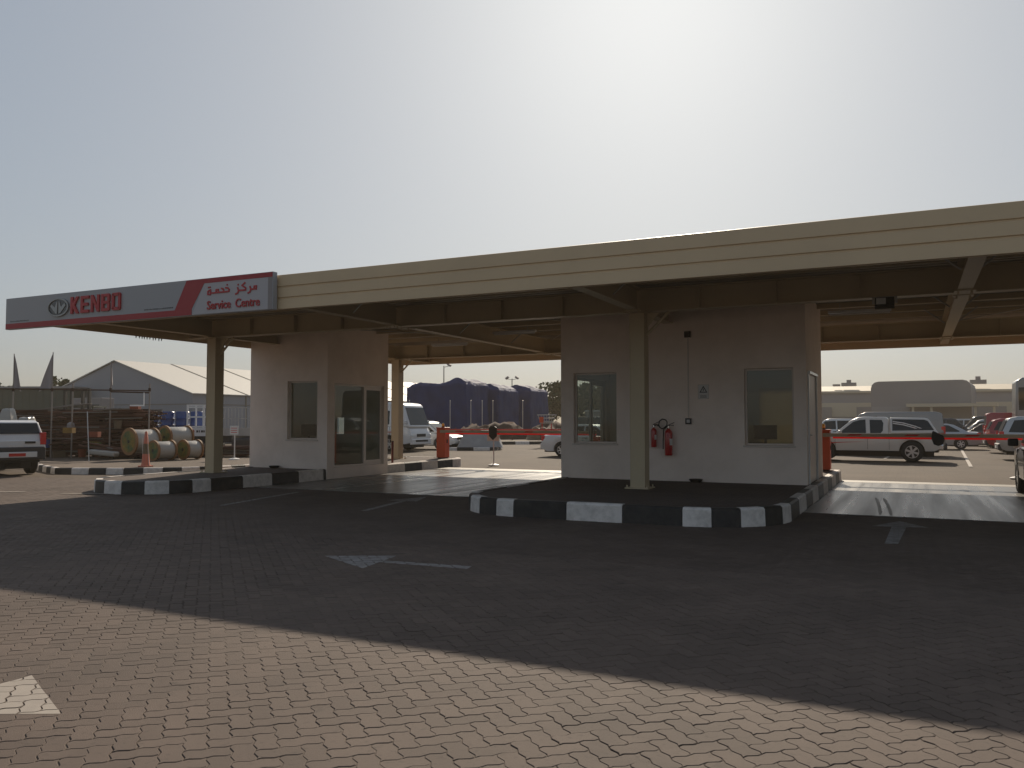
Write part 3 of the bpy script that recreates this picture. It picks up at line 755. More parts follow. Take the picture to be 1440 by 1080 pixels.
extinguisher(-5.22, 17.89, 1.02, .44, .062, [(0,0,.47),(.06,-.02,.50),(.12,-.02,.47),(.17,-.02,.42),(.25,-.02,.40),(.30,-.02,.46),(.31,-.02,.56),(.27,-.02,.61),(.20,-.02,.62),(.14,-.02,.58),(.12,-.02,.50),(.14,-.02,.43)], 'slim red gas extinguisher with looped black hose close to the cream column')
# conduit, alarm bell, call point
t = thing('alarm_conduit', 'thin wall conduit with dark sounder on top and small white call point below', 'conduit', (-4.46,18.0,0))
b = MB(); b.mat(M['frame']).box(-.012,.012,-.022,-.001,1.66,3.45); b.build('conduit', t)
b = MB(); b.mat(M['rust2']).box(-.07,.07,-.07,-.001,3.44,3.58); b.cyl((0,-.1,3.51),(0,-.07,3.51),.05,n=16); b.build('sounder', t, bevel=.005)
b = MB(); b.mat(M['c_dark']).box(-.065,.065,-.05,-.001,1.53,1.66); b.mat(M['signwhite']).box(-.035,.035,-.056,-.051,1.56,1.63); b.build('call_point', t)
# warning notice: triangle and lines
t = thing('warning_notice', 'small white wall notice with black warning triangle above two lines of text', 'notice', (-4.13,18.0,2.24))
b = MB(); b.mat(M['frame']).box(-.12,.12,-.008,-.0005,-.16,.16); b.build('notice_board', t)
b = MB(); b.mat(M['signwhite']).box(-.108,.108,-.011,-.0085,-.148,-.062); b.box(-.108,.108,-.011,-.0085,-.055,.148); b.build('notice_panel', t)
b = MB(); b.mat(M['dark'])
def tri(bb, c, r1, r2, y0, y1):
    o_ = [(c[0]+r1*math.cos(R_(90+120*k)), c[1]+r1*math.sin(R_(90+120*k))) for k in range(3)]; i_ = [(c[0]+r2*math.cos(R_(90+120*k)), c[1]+r2*math.sin(R_(90+120*k))) for k in range(3)]
    for k in range(3):
        q = (k+1)%3; bb.prism([o_[k],o_[q],i_[q],i_[k]], y0, y1, 'xz')
tri(b, (0,.03), .10, .065, -.014, -.0115); b.prism([(0,.07),(-.018,.03),(-.002,.03),(-.012,-.005),(.02,.04),(.003,.04),(.012,.07)], -.014, -.0115, 'xz')
for z in (-.085,-.11,-.132): b.box(-.07,.07,-.0125,-.0112,z,z+.008)
b.build('warning_symbol', t)
for (x, y, l) in ((-4.28,17.85,'shallow black dish on the island paving under the conduit of the wide booth'),(-16.2,17.93,'shallow black dish on the island paving against the left booth wall')):
    b = MB(); b.mat(M['dark']).lathe([(0,.0),(.11,.0),(.14,.05),(.15,.07),(.135,.07),(.1,.02),(0,.02)], n=20); o = b.build('black_dish', smooth=True, loc=(x,y,IZ-.012)); tag(o, l, 'dish', 'black dishes by the booth walls')
# strip lights
def striplight(x, y, l, rz=0):
    t = thing('strip_light', l, 'strip light', (x,y,3.98), rz, 'strip lights under the canopy')
    b = MB(); b.mat(M['white']).box(-.65,.65,-.06,.06,.03,.09); b.build('housing', t, bevel=.006)
    b = MB(); b.mat(M['signwhite']).cyl((-.62,0,.008),(.62,0,.008),.02,n=10); b.build('tube', t)
    b = MB(); b.mat(M['galv']).cyl((-.4,0,.09),(-.4,0,.25),.008,n=6); b.cyl((.4,0,.09),(.4,0,.25),.008,n=6); b.build('hanger', t)
striplight(-1.05, 19.7, 'strip light under the canopy just right of the wide booth'); striplight(-9.8, 20.2, 'strip light over the middle lane left of the wide booth')
striplight(-13.2, 22.5, 'strip light over the middle lane near the left booth and rear column'); striplight(-12.9, 17.2, 'strip light above the glazed door corner of the left booth')
striplight(3.2, 20.6, 'strip light over the right lane beyond the bolted rafter')
# floodlight / camera on the girder
t = thing('floodlight', 'small square floodlight bracketed under the front girder above the right lane', 'floodlight', (-.42,15.62,3.76))
b = MB(); b.mat(M['galv']).box(-.2,-.16,-.02,.02,-.12,-.001); b.box(.16,.2,-.02,.02,-.12,-.001); b.box(-.2,.2,-.02,.02,-.015,-.001); b.build('bracket', t)
b = MB(); b.mat(M['dark']); b.T = Matrix.Rotation(R_(-35),4,'X') @ Matrix.Identity(4); b.box(-.155,.155,-.05,.05,-.24,-.06)
b.mat(M['headlight']).box(-.13,.02,-.056,-.051,-.22,-.08); b.build('lamp_head', t)

# ------------------------------------------------------------------ barriers
def barrier(x, y, length, label_c, label_b, name_sign=None, z=1.2):
    t = thing('barrier_cabinet', label_c, 'barrier cabinet', (x,y,IZ-.012), 0, 'orange barrier cabinets')
    b = MB(); b.mat(M['orange']).box(-.17,.17,-.17,.17,.03,1.06); b.build('housing', t, bevel=.012)
    b = MB(); b.mat(M['orange']).box(-.185,.185,-.185,.185,1.061,1.10); b.build('lid', t, bevel=.008)
    b = MB(); b.mat(M['dark']).box(-.14,.14,-.14,.14,0,.029); b.build('base', t)
    b = MB(); b.mat(M['dark']).cyl((0,0,1.10),(0,0,1.13),.05,n=14); b.mat(M['yellow']).lathe([(.045,1.13),(.05,1.15),(.048,1.22),(.03,1.25),(0,1.255)], n=16); b.build('beacon', t, smooth=True)
    b = MB(); b.mat(M['dark']).box(.171,.19,-.03,.03,.55,.67); b.build('lock', t)
    b2 = thing('barrier_boom', label_b, 'barrier arm', (x,y-.2,z), 0, 'red and white barrier arms')
    m = MB(); m.mat(M['boom']).box(.0,length,-.025,.025,-.02,.075); m.build('arm', b2, bevel=.004, seg=1)
    m = MB(); m.mat(M['red_line']).box(.25,length-.02,-.03,.03,-.065,-.021); m.build('red_edge', b2)
    k = .6
    while k < length-.3:
        m = MB(); m.mat(M['boom_red']).prism([(k,.015),(k+.3,.015),(k+.38,.055),(k+.08,.055)], -.03, -.0255, 'xz'); m.build('reflector', b2); k += 1.35
    return t, b2
barrier(-15.15, 25.4, 5.9, 'orange barrier cabinet with yellow beacon on the end of the left island', 'red-edged barrier arm reaching across the middle lane from the left island')
barrier(-2.2, 23.6, 8.5, 'orange-red barrier cabinet half hidden behind the right corner of the wide booth', 'red-edged barrier arm reaching across the right hand lane')
t = thing('boom_rest', 'orange post catching the free end of the middle lane barrier arm', 'post', (-9.2,25.2,0))
b = MB(); b.mat(M['orange']).box(-.14,.14,-.12,.12,0,1.1); b.build('post', t, bevel=.01); b = MB(); b.mat(M['dark']).box(-.15,-.10,-.05,.05,1.101,1.3); b.box(.10,.15,-.05,.05,1.101,1.3); b.build('fork', t)
# black sign backs hung on booms
def hung(x, y, z, poly, label):
    b = MB(); b.mat(M['dark']).prism(poly, -.01, .01, 'xz'); o = b.build('hanging_sign', loc=(x,y,z)); tag(o, label, 'sign', 'dark sign backs hanging on the barrier arms')
hung(-13.0, 25.13, 1.2, [(-.15,.16),(-.15,-.12),(0,-.26),(.15,-.12),(.15,.16),(.06,.22),(-.08,.22)], 'black pointed sign back on the barrier arm above the white stanchion board')
hung(.53, 23.33, 1.15, [(.13*math.cos(2*math.pi*k/14), .15*math.sin(2*math.pi*k/14)) for k in range(14)] + [(.13,.12)] if False else [(-.13,.18),(-.1,.2),(.12,.08),(.15,-.02),(.1,-.14),(0,-.18),(-.1,-.14),(-.15,0)], 'black rounded sign back on the barrier arm in front of the silver pickup')
# stanchions with boards
def stanchion(x, y, z0, h, label, bw=.42, bh=.28, m='signwhite'):
    t = thing('sign_stand', label, 'sign stand', (x,y,z0))
    b = MB(); b.mat(M['signwhite']).lathe([(0,0),(.2,0),(.2,.03),(.06,.07),(0,.07)], n=20); b.build('base', t, smooth=True, angle=30)
    b = MB(); b.mat(M['signwhite']).cyl((0,0,.06),(0,0,h),.022,n=10); b.build('pole', t)
    b = MB(); b.mat(M[m]).box(-bw/2,bw/2,-.04,-.023,h-bh,h); b.build('board', t, bevel=.003, seg=1)
    if bh > .25:
        b = MB(); b.mat(M['boom_red'])
        for k in range(3): b.box(-bw*.36,bw*.36,-.0425,-.0405,h-bh*.3-k*bh*.25,h-bh*.3-k*bh*.25+.022)
        b.build('printed_lines', t)
stanchion(-13.6, 26.35, 0, 1.12, 'white stanchion board behind the middle lane barrier arm', .5, .24)
stanchion(-22.6, 22.9, .17, 1.25, 'white notice on a thin post behind the left column', .42, .32)
stanchion(2.55, 26.7, 0, 1.05, 'white stanchion post close to the parked silver car at the right edge', .2, .2)
b = MB(); b.mat(M['extdark']).cyl((0,0,0),(0,0,.68),.035,n=12); b.mat(M['c_dark']).cyl((0,0,.68),(0,0,.70),.04,n=12); o = b.build('bollard', loc=(-14.72,21.6,IZ-.012)); tag(o, 'dark red bollard just behind the left booth corner', 'bollard')

# ------------------------------------------------------------------ vehicles
def lerp_prof(pr, x):
    if x <= pr[0][0]: return pr[0][1]
    for (a, za), (c, zc) in zip(pr[:-1], pr[1:]):
        if x <= c: return za + (zc-za)*(x-a)/(c-a)
    return pr[-1][1]
def make_wheel(root, x, y, r, w, side, rim='alloy', spokes=6):
    b = MB(); b.mat(M['rubber'])
    b.lathe([(r*.62,-w/2),(r*.9,-w/2),(r,-w/2+.03),(r,w/2-.03),(r*.9,w/2),(r*.62,w/2)], (0,0,0), 'y', 28)
    whl = b.build('wheel', root, smooth=True, loc=(x,y,r))
    b = MB(); b.mat(M['dark']).lathe([(0,side*(w/2-.09)),(r*.62,side*(w/2-.09))], (0,0,0), 'y', 28)
    b.mat(M[rim]); s0, s1 = sorted((side*(w/2-.05), side*(w/2-.012)))
    b.lathe([(r*.56,s0),(r*.64,s0),(r*.64,s1),(r*.56,s1),(r*.56,s0)], (0,0,0), 'y', 28)
    b.lathe([(0,s1),(r*.17,s1),(r*.17,s0),(0,s0)], (0,0,0), 'y', 14)
    for k in range(spokes):
        a = 2*math.pi*k/spokes + .3
        c, s = math.cos(a), math.sin(a); w2 = r*.085
        pts = [(c*r*.15 - s*w2, s*r*.15 + c*w2), (c*r*.15 + s*w2, s*r*.15 - c*w2), (c*r*.57 + s*w2*1.3, s*r*.57 - c*w2*1.3), (c*r*.57 - s*w2*1.3, s*r*.57 + c*w2*1.3)]
        b.prism(pts, s0+.004, s1-.004, 'xz')
    b.build('rim', whl)
    return whl
def vehicle(name, label, cat, loc, rz, S, group=None):
    """S: L,W,wb(front x, rear x),r,sill, belt profile [(x,z)], cab list of dict(poly, wb, wt, windows...), paint"""
    root = thing(name, label, cat, loc, rz, group)
    L_, W, r = S['L'], S['W'], S['r']; fx, rx = S['axles']; paint = M[S['paint']]
    sill = S.get('sill', .3); ra = r*S.get('arch', 1.16)
    xs = [ -L_/2 + L_*k/44 for k in range(45)]
    for ax in (fx, rx):
        for a in (-1,-.985,-.92,-.8,-.6,-.3,0,.3,.6,.8,.92,.985,1): xs.append(ax+ra*a)
        xs += [ax-ra-.002, ax+ra+.002]
    xs = sorted(x for x in xs if -L_/2 <= x <= L_/2)
    nose, tail = S.get('nose', .14), S.get('tail', .07)
    rings = []
    for x in xs:
        zt = lerp_prof(S['top'], x); zb = sill
        u = 2*x/L_
        if u > .9: zb = sill + (u-.9)*.9
        if u < -.9: zb = sill + (-u-.9)*1.2
        for ax in (fx, rx):
            d = abs(x-ax)
            if d < ra: zb = max(zb, r + math.sqrt(max(ra*ra-d*d, 0)) if True else zb)
        zb = min(zb, zt-.12)
        w = W/2*(1 - (nose if u > 0 else tail)*abs(u)**7)
        h = zt-zb
        rings.append([(w*.80,zb),(w*.975,zb+.012),(w*.985,zb+h*.2),(w,zb+h*.5),(w*.992,zb+h*.72),(w*.965,zt-.07),(w*.90,zt-.015),(w*.70,zt+.006),(0,zt+.018)])
    vs = []; n = len(rings[0])*2-1
    for x, rg in zip(xs, rings):
        row = [(x,y,z) for y,z in rg] + [(x,-y,z) for y,z in rg[-2::-1]]
        vs += row
    fs = []
    for i in range(len(xs)-1):
        for k in range(n-1): fs.append((i*n+k, (i+1)*n+k, (i+1)*n+k+1, i*n+k+1))
        fs.append((i*n, i*n+n-1, (i+1)*n+n-1, (i+1)*n))
    fs += [tuple(range(n)), tuple((len(xs)-1)*n+k for k in range(n-1,-1,-1))]
    b = MB(); b.mat(paint).add(vs, fs); b.build('body', root, smooth=True, angle=35)
    b = MB(); b.mat(M['dark']).box(-L_/2+.25,L_/2-.25,-W/2+.36,W/2-.36,.2,max(r*2+.02,.6)); b.box(-L_/2+.1,L_/2-.1,-W/2+.18,W/2-.18,sill-.04,sill+.03); b.build('underbody', root)
    # cabs
    for cab in S['cabs']:
        poly = cab['poly']; zb = min(p[1] for p in poly); zr = max(p[1] for p in poly); wb_, wt = cab['wb']/2, cab['wt']/2
        yw = lambda z: wb_ + (wt-wb_)*((z-zb)/(zr-zb))
        n = len(poly); vs = [(x,yw(z),z) for x,z in poly] + [(x,-yw(z),z) for x,z in poly]
        fs = [tuple(range(n)), tuple(range(2*n-1,n-1,-1))] + [(k,(k+1)%n,(k+1)%n+n,k+n) for k in range(n)]
        b = MB(); b.mat(M[cab.get('paint', S['paint'])]).add(vs, fs); b.build(cab.get('name','cabin'), root, smooth=True, bevel=cab.get('bev',.05), seg=3)
        for wp in cab.get('side', []):
            for s in (-1,1):
                b = MB(); b.mat(M[cab.get('glass','carglass')])
                nn = len(wp); o1 = [(x, s*(yw(z)+.006), z) for x,z in wp]; o2 = [(x, s*(yw(z)-.02), z) for x,z in wp]
                b.add(o1+o2, [tuple(range(nn)), tuple(range(2*nn-1,nn-1,-1))]+[(k,(k+1)%nn,(k+1)%nn+nn,k+nn) for k in range(nn)])
                b.build('window', root)
        for key, nm in (('front','windscreen'),('rear','rear_window')):
            if key in cab:
                (x0,z0),(x1,z1) = cab[key]; d = Vector((x1-x0,0,z1-z0)).normalized(); nv = Vector((d.z,0,-d.x)) if key == 'front' else Vector((-d.z,0,d.x))
                if key == 'front' and nv.x < 0: nv = -nv
                if key == 'rear' and nv.x > 0: nv = -nv
                a0, a1 = yw(z0)-.09, yw(z1)-.07
                P4 = [Vector((x0,-a0,z0)),Vector((x0,a0,z0)),Vector((x1,a1,z1)),Vector((x1,-a1,z1))]
                b = MB(); b.mat(M[cab.get('glass','carglass')]); b.add([tuple(p+nv*.009) for p in P4]+[tuple(p-nv*.02) for p in P4], [(0,1,2,3),(7,6,5,4),(0,4,5,1),(1,5,6,2),(2,6,7,3),(3,7,4,0)]); b.build(nm, root)
    # wheels
    tw = S.get('tw', .23)
    for ax in (fx, rx):
        for s in (-1,1): make_wheel(root, ax, s*(W/2-tw/2-.02), r, tw, s, S.get('rim','alloy'), S.get('spokes',6))
    # lights, bumpers, plate, mirrors, handles
    xf, xr = L_/2, -L_/2
    hz, tz = S.get('hz', .7), S.get('tz', .85); th = S.get('tlh', .22); tw_ = S.get('tlw', .16)
    for s in (-1,1):
        wn = W/2*(1-nose); b = MB(); b.mat(M['headlight']); y1, y0 = s*(wn-.03), s*(wn-.38)
        b.prism([(xf-.30,hz-.04),(xf+.012,hz-.07),(xf+.012,hz+.05),(xf-.32,hz+.09)], *sorted((s*(wn*.2+.0), s*(wn+.004)))[:0] or (min(s*(wn-.34),s*(wn+.012)), max(s*(wn-.34),s*(wn+.012))), plane='xz'); b.build('headlight', root, bevel=.01)
        wt_ = W/2*(1-tail)
        b = MB(); b.mat(M['taillight']).box(xr-.012, xr+.16, min(s*(wt_-tw_),s*(wt_+.012)), max(s*(wt_-tw_),s*(wt_+.012)), tz-th/2, tz+th/2); b.build('tail_light', root, bevel=.012)
        if S.get('mirrors', True):
            mx, mz = S['mirror']; b = MB(); b.mat(M[S.get('mirpaint', S['paint'])]).box(mx-.05,mx+.07,min(s*(W/2-.02),s*(W/2+.18)),max(s*(W/2-.02),s*(W/2+.18)),mz,mz+.17); b.build('mirror', root, bevel=.03, seg=3)
        for hx in S.get('handles', []):
            b = MB(); b.mat(M['dark']).box(hx-.09,hx+.09,min(s*(W/2-.03),s*(W/2+.012)),max(s*(W/2-.03),s*(W/2+.012)),S['hzd'],S['hzd']+.025); b.build('door_handle', root)
    bz0, bz1 = S.get('bump', (.32,.55)); bm_ = M[S.get('bumper', S['paint'])]
    wn = W/2*(1-nose); wt_ = W/2*(1-tail)
    b = MB(); b.mat(bm_).box(xf-.1,xf+.05,-wn+.02,wn-.02,bz0,bz1); b.build('front_bumper', root, bevel=.04, seg=3)
    b = MB(); b.mat(bm_).box(xr-.07,xr+.1,-wt_+.01,wt_-.01,bz0,bz1+.04); b.build('rear_bumper', root, bevel=.04, seg=3)
    b = MB(); b.mat(M['dark']).box(xf+.0,xf+.025,-.42,.42,hz-.09,hz+.06); b.build('grille', root)
    b = MB(); b.mat(M['signwhite']).box(xr-.085,xr-.071,-.25,.25,bz0+.07,bz0+.18) if S.get('plate', True) else b.mat(M['signwhite']).box(xr-.03,xr-.01,-.2,.2,.8,.9); b.build('number_plate', root)
    # door seams
    for sx in S.get('seams', []):
        for s in (-1,1):
            b = MB(); b.mat(M['dark']).box(sx-.005,sx+.005,min(s*(W/2-.05),s*(W/2+.001)),max(s*(W/2-.05),s*(W/2+.001)),sill+.06,lerp_prof(S['top'],sx)-.08); b.build('door_seam', root)
    return root

def sedan(paint): return dict(L=4.6,W=1.78,r=.31,axles=(1.38,-1.33),paint=paint,sill=.24,top=[(-2.3,.84),(-2.22,.96),(-1.6,1.0),(-.9,.97),(.8,.93),(1.6,.86),(2.1,.74),(2.3,.6)],
    cabs=[dict(poly=[(1.05,.88),(.25,1.40),(-.1,1.45),(-.7,1.44),(-1.0,1.38),(-1.75,.96),(-1.7,.9)],wb=1.62,wt=1.16,side=[[(.82,.97),(.22,1.34),(-.22,1.37),(-.25,.98)],[(-.31,.98),(-.29,1.37),(-.75,1.35),(-1.3,1.03),(-1.25,.99)]],front=((.93,.97),(.33,1.36)),rear=((-1.62,1.02),(-1.1,1.33)))],
    hz=.64,tz=.82,mirror=(.72,.93),handles=(-.12,-1.05),hzd=.84,seams=(.85,-.28,-1.2))
def suv(paint, H=1.8): return dict(L=4.6,W=1.84,r=.36,axles=(1.38,-1.3),paint=paint,sill=.36,top=[(-2.3,.98),(-2.2,1.1),(.7,1.08),(1.5,1.04),(2.1,.95),(2.3,.75)],
    cabs=[dict(poly=[(1.2,1.0),(.45,H-.08),(.15,H),(-1.6,H-.01),(-1.95,H-.1),(-2.26,1.0)],wb=1.72,wt=1.34,side=[[(.95,1.12),(.42,H-.16),(-.15,H-.12),(-.18,1.12)],[(-.26,1.12),(-.23,H-.12),(-1.0,H-.13),(-1.05,1.12)],[(-1.15,1.12),(-1.1,H-.13),(-1.75,H-.17),(-1.98,1.14)]],front=((1.08,1.12),(.52,H-.14)),rear=((-2.22,1.15),(-2.02,H-.17)))],
    hz=.86,tz=1.0,tlh=.34,mirror=(.85,1.05),handles=(-.1,-1.0),hzd=.98,seams=(.95,-.2,-1.1),bumper='c_lower',bump=(.4,.62))
def van(paint, H=2.05): return dict(L=4.9,W=1.8,r=.33,axles=(1.5,-1.35),paint=paint,sill=.3,top=[(-2.45,1.1),(-2.4,1.2),(1.2,1.15),(1.9,1.05),(2.3,.85),(2.45,.65)],
    cabs=[dict(poly=[(1.9,1.02),(1.1,H-.1),(.8,H),(-2.1,H),(-2.34,H-.08),(-2.42,1.02)],wb=1.74,wt=1.5,side=[[(1.45,1.2),(1.0,H-.24),(.35,H-.2),(.33,1.2)]],front=((1.72,1.2),(1.18,H-.18)),rear=((-2.395,1.3),(-2.36,H-.2)))],
    hz=.8,tz=1.15,tlh=.4,tlw=.1,mirror=(1.25,1.2),handles=(.1,),hzd=1.02,seams=(1.45,.2,-1.1),bumper='c_lower')

# silver pickup with hard canopy, nose to the left
pk = dict(L=5.2,W=1.85,r=.40,axles=(1.62,-1.58),paint='c_champ',sill=.42,arch=1.14,spokes=6,tw=.25,
    top=[(-2.6,1.02),(-2.5,1.10),(-.75,1.12),(-.6,1.06),(.8,1.06),(1.6,1.02),(2.3,.94),(2.6,.78)],
    cabs=[dict(poly=[(1.35,1.0),(.62,1.62),(.35,1.74),(.1,1.77),(-.65,1.76),(-.75,1.70),(-.78,1.0)],wb=1.72,wt=1.36,side=[[(1.05,1.12),(.9,1.25),(.52,1.57),(.28,1.64),(.07,1.66),(.05,1.12)],[(-.1,1.12),(-.08,1.65),(-.52,1.64),(-.58,1.52),(-.56,1.22),(-.48,1.12)]],front=((1.22,1.13),(.7,1.58))),
          dict(name='hard_canopy',poly=[(-.82,1.1),(-.82,1.74),(-2.05,1.72),(-2.18,1.68),(-2.52,1.12)],wb=1.70,wt=1.36,side=[[(-.9,1.22),(-.9,1.67),(-2.02,1.65),(-2.15,1.6),(-2.36,1.25)]],rear=((-2.47,1.2),(-2.2,1.63)),bev=.04)],
    hz=.82,tz=.95,tlh=.3,mirror=(.98,1.06),handles=(.28,-.5),hzd=.98,seams=(1.2,.0,-.78),bumper='chrome',bump=(.48,.66))
root = vehicle('pickup_truck', 'silver double cab pickup with dark-windowed hard canopy and red side stripes behind the barrier arm', 'pickup', (-1.68,36.45,0), math.pi, pk)
for s in (-1,1):
    b = MB(); b.mat(M['boom_red'])
    y0 = s*.929; 
    b.prism([(2.25,.90),(1.55,.74),(.1,.79),(1.2,.72),(1.6,.67)], min(y0-.002,y0+.006), max(y0-.002,y0+.006), 'xz'); b.prism([(-1.0,.95),(-2.2,1.02),(-1.8,.99),(-2.1,.97),(-1.3,.93)], min(y0-.012,y0+.002), max(y0-.012,y0+.002), 'xz'); b.build('side_stripe', root)
    b = MB(); b.mat(M['headlight'])
    for dz in (0,.07): b.prism([(-.92,1.56-dz),(-1.3,1.5-dz),(-1.7,1.38-dz),(-2.05,1.24-dz),(-2.12,1.24-dz),(-1.72,1.41-dz),(-1.3,1.54-dz),(-.92,1.60-dz)], min(s*.74,s*.80), max(s*.74,s*.80), 'xz')
    b.build('canopy_decal', root)

vehicle('parked_van', 'long grey van with dark rear parked directly behind the silver pickup', 'van', (-1.2,42.8,0), math.pi, van('c_grey', 2.02))
G1 = 'cars parked in the right hand car park'
vehicle('parked_car', 'white saloon just left of the pickup nose, nearest beside the wide booth corner', 'car', (-4.9,45.5,0), 0.0, sedan('c_white'), G1)
vehicle('parked_car', 'white car in the row behind the nearest white saloon, glimpsed over the pickup bonnet', 'car', (-4.3,52.5,0), math.pi, suv('c_white',1.74), G1)
vehicle('parked_car', 'silver car farthest back left of the pickup roof', 'car', (-3.0,59.5,0), math.pi, suv('c_silver',1.9), G1)
vehicle('parked_car', 'dark saloon with bright windscreen standing alone between the pickup tail and the red cars', 'car', (4.1,61.5,0), math.pi, sedan('c_dark'), G1)
vehicle('parked_car', 'silver hatchback behind the dark saloon', 'car', (4.6,68.5,0), math.pi, suv('c_silver',1.72), G1)
vehicle('parked_car', 'dark green-grey off-roader farthest back between the pickup and the red van', 'car', (4.8,77,0), math.pi, suv('c_dark',2.0), G1)
vehicle('parked_van', 'tall dark red van behind the smaller red car at the right edge', 'van', (6.25,57.6,0), 0, van('c_red',2.1))
vehicle('parked_car', 'red car with light rear window between the silver car and the red van', 'car', (5.55,48.6,0), 0, suv('c_red',1.74), G1)
vehicle('parked_car', 'silver off-roader seen from its rear quarter at the right edge with red tail lamp', 'car', (5.45,40.2,0), 0, suv('c_silver',1.80), G1)
for k, (x, y, f, pt, d, l) in enumerate(((-9.0,52.0,suv,'c_silver',0,'silver off-roader one row behind the cars beside the pickup bonnet'),(-7.6,60.5,sedan,'c_white',0,'white saloon in the third row left of the pickup cab'),
      (1.0,53.5,sedan,'c_silver',math.pi,'silver saloon visible just right of the pickup tail'),(2.2,66.0,suv,'c_dark',0,'dark off-roader behind the silver saloon near the pickup tail'),
      (-12.0,70,suv,'c_white',0,'white off-roader in the fourth row near the booth edge'),(-6.2,71,sedan,'c_silver',0,'silver saloon in the fourth row'),(-.6,72,suv,'c_white',0,'white off-roader in the fourth row behind the pickup canopy'),
      (5.2,88,suv,'c_silver',0,'silver off-roader in the last row before the grey block'),(10.4,66,sedan,'c_white',0,'white saloon behind the red van'),(10.8,76,suv,'c_dark',0,'dark off-roader far behind the red van'),(-11.0,82,sedan,'c_silver',0,'silver saloon in the fifth row near the booth edge'),(-5.0,81,suv,'c_dark',0,'dark off-roader in the fifth row left of the grey block'),(8.8,71,sedan,'c_grey',0,'grey saloon half hidden by the red van'),(14.2,88,suv,'c_white',0,'white off-roader in the last row at the right'),(0.2,90,van,'c_white',0,'white van in the last row before the grey block'))):
    vehicle('parked_car', l, 'car', (x,y,0), d, f(pt), G1)
# dark SUV entering the right lane at the right edge
nr = suv('c_champ', 1.78); nr['mirpaint'] = 'dark'; nr['r'] = .39
vehicle('waiting_car', 'car cut by the right edge showing only front wheel and black mirror', 'car', (2.93,20.15,0), math.pi/2, nr)
# white SUV left edge, seen from behind
ws = dict(L=4.6,W=1.72,r=.37,axles=(1.4,-1.28),paint='c_white',sill=.42,top=[(-2.3,1.0),(-2.24,1.12),(.7,1.12),(1.5,1.06),(2.1,.98),(2.3,.8)],
    cabs=[dict(poly=[(1.25,1.0),(.55,1.70),(.3,1.78),(-.3,1.80),(-.5,1.86),(-1.9,1.86),(-2.08,1.78),(-2.28,1.0)],wb=1.62,wt=1.30,side=[[(1.0,1.18),(.5,1.62),(-.1,1.66),(-.12,1.18)],[(-.2,1.18),(-.18,1.66),(-.9,1.68),(-.95,1.2)],[(-1.05,1.22),(-1.0,1.68),(-1.7,1.70),(-1.9,1.24)]],front=((1.12,1.15),(.62,1.64)),rear=((-2.225,1.32),(-2.12,1.74)))],
    hz=.88,tz=1.08,tlh=.36,tlw=.15,mirror=(.9,1.15),handles=(-.1,-1.0),hzd=1.0,seams=(1.0,-.15,-1.0),bumper='c_lower',bump=(.46,.80),plate=False)
ha = -48  # heading in the camera frame
hx, hy = math.sin(R_(ha))*.8986-math.cos(R_(ha))*.4388, math.sin(R_(ha))*.4388+math.cos(R_(ha))*.8986
rz = math.atan2(hy, hx)
cx, cy = -23.6+hx*2.2, 15.25+hy*2.2
fz = lambda z: z if z < 1 else 1+(z-1)*.72
fq = lambda q: [fq(t) if isinstance(t[0], (tuple, list)) else (t[0], fz(t[1])) for t in q]
for k_ in ('poly','side','front','rear'): ws['cabs'][0][k_] = fq(ws['cabs'][0][k_])
ws['top'] = fq(ws['top'])
root = vehicle('parked_car', 'white off-roader seen from behind at the left edge with dark tinted tailgate window', 'car', (cx,cy,0), rz, ws)
b = MB(); b.mat(M['c_white']).box(-2.395,-2.33,-.55,.55,.54,.70); b.build('bumper_step', root, bevel=.01); b = MB(); b.mat(M['boom_red']).box(-2.404,-2.396,-.24,.2,.57,.66); b.build('number_plate', root)
b = MB(); b.mat(M['dark']).box(-2.32,-2.29,-.52,-.24,.94,1.0); b.build('badge', root); 
b = MB(); b.mat(M['rubber']).cyl((-1.9,-.2,.52),(-1.9,.2,.52),.3,n=18); b.build('spare_wheel', root)
# small bus, nose to the right
busS = dict(L=7.0,W=2.06,r=.40,axles=(2.15,-1.8),paint='c_white',sill=.38,arch=1.15,nose=.06,tail=.03,top=[(-3.5,1.35),(3.2,1.35),(3.42,1.2),(3.5,.95)],
    cabs=[dict(poly=[(3.46,1.25),(3.02,2.42),(2.8,2.53),(2.4,2.58),(-3.2,2.58),(-3.42,2.48),(-3.48,1.25)],wb=2.02,wt=1.84,bev=.09,side=[[(3.05,1.42),(3.0,1.75),(2.78,2.1),(2.3,2.12),(2.3,1.42)],[(2.15,1.42),(2.15,2.14),(1.2,2.14),(1.2,1.42)],[(1.1,1.42),(1.1,2.14),(.1,2.14),(.1,1.42)],[(0,1.42),(0,2.14),(-1.0,2.14),(-1.0,1.42)],[(-1.1,1.42),(-1.1,2.14),(-2.1,2.14),(-2.1,1.42)],[(-2.2,1.42),(-2.2,2.14),(-3.2,2.14),(-3.2,1.42)]],front=((3.41,1.38),(3.06,2.31)))],
    hz=.86,tz=1.0,tlh=.4,mirror=(3.2,1.45),handles=(),hzd=1.1,seams=(2.2,.2),bumper='c_white',bump=(.36,.66),spokes=5)
root = vehicle('minibus', 'white minibus with large windscreen partly hidden behind the rear cream column', 'minibus', (-27.0,37.15,0), 0, busS)
b = MB(); b.mat(M['boom_red']).box(-3.4,3.0,-1.035,-1.028,1.0,1.03); b.build('side_line', root); b = MB(); b.mat(M['dark']).box(3.545,3.556,-.6,.6,.50,.60); b.build('air_intake', root)
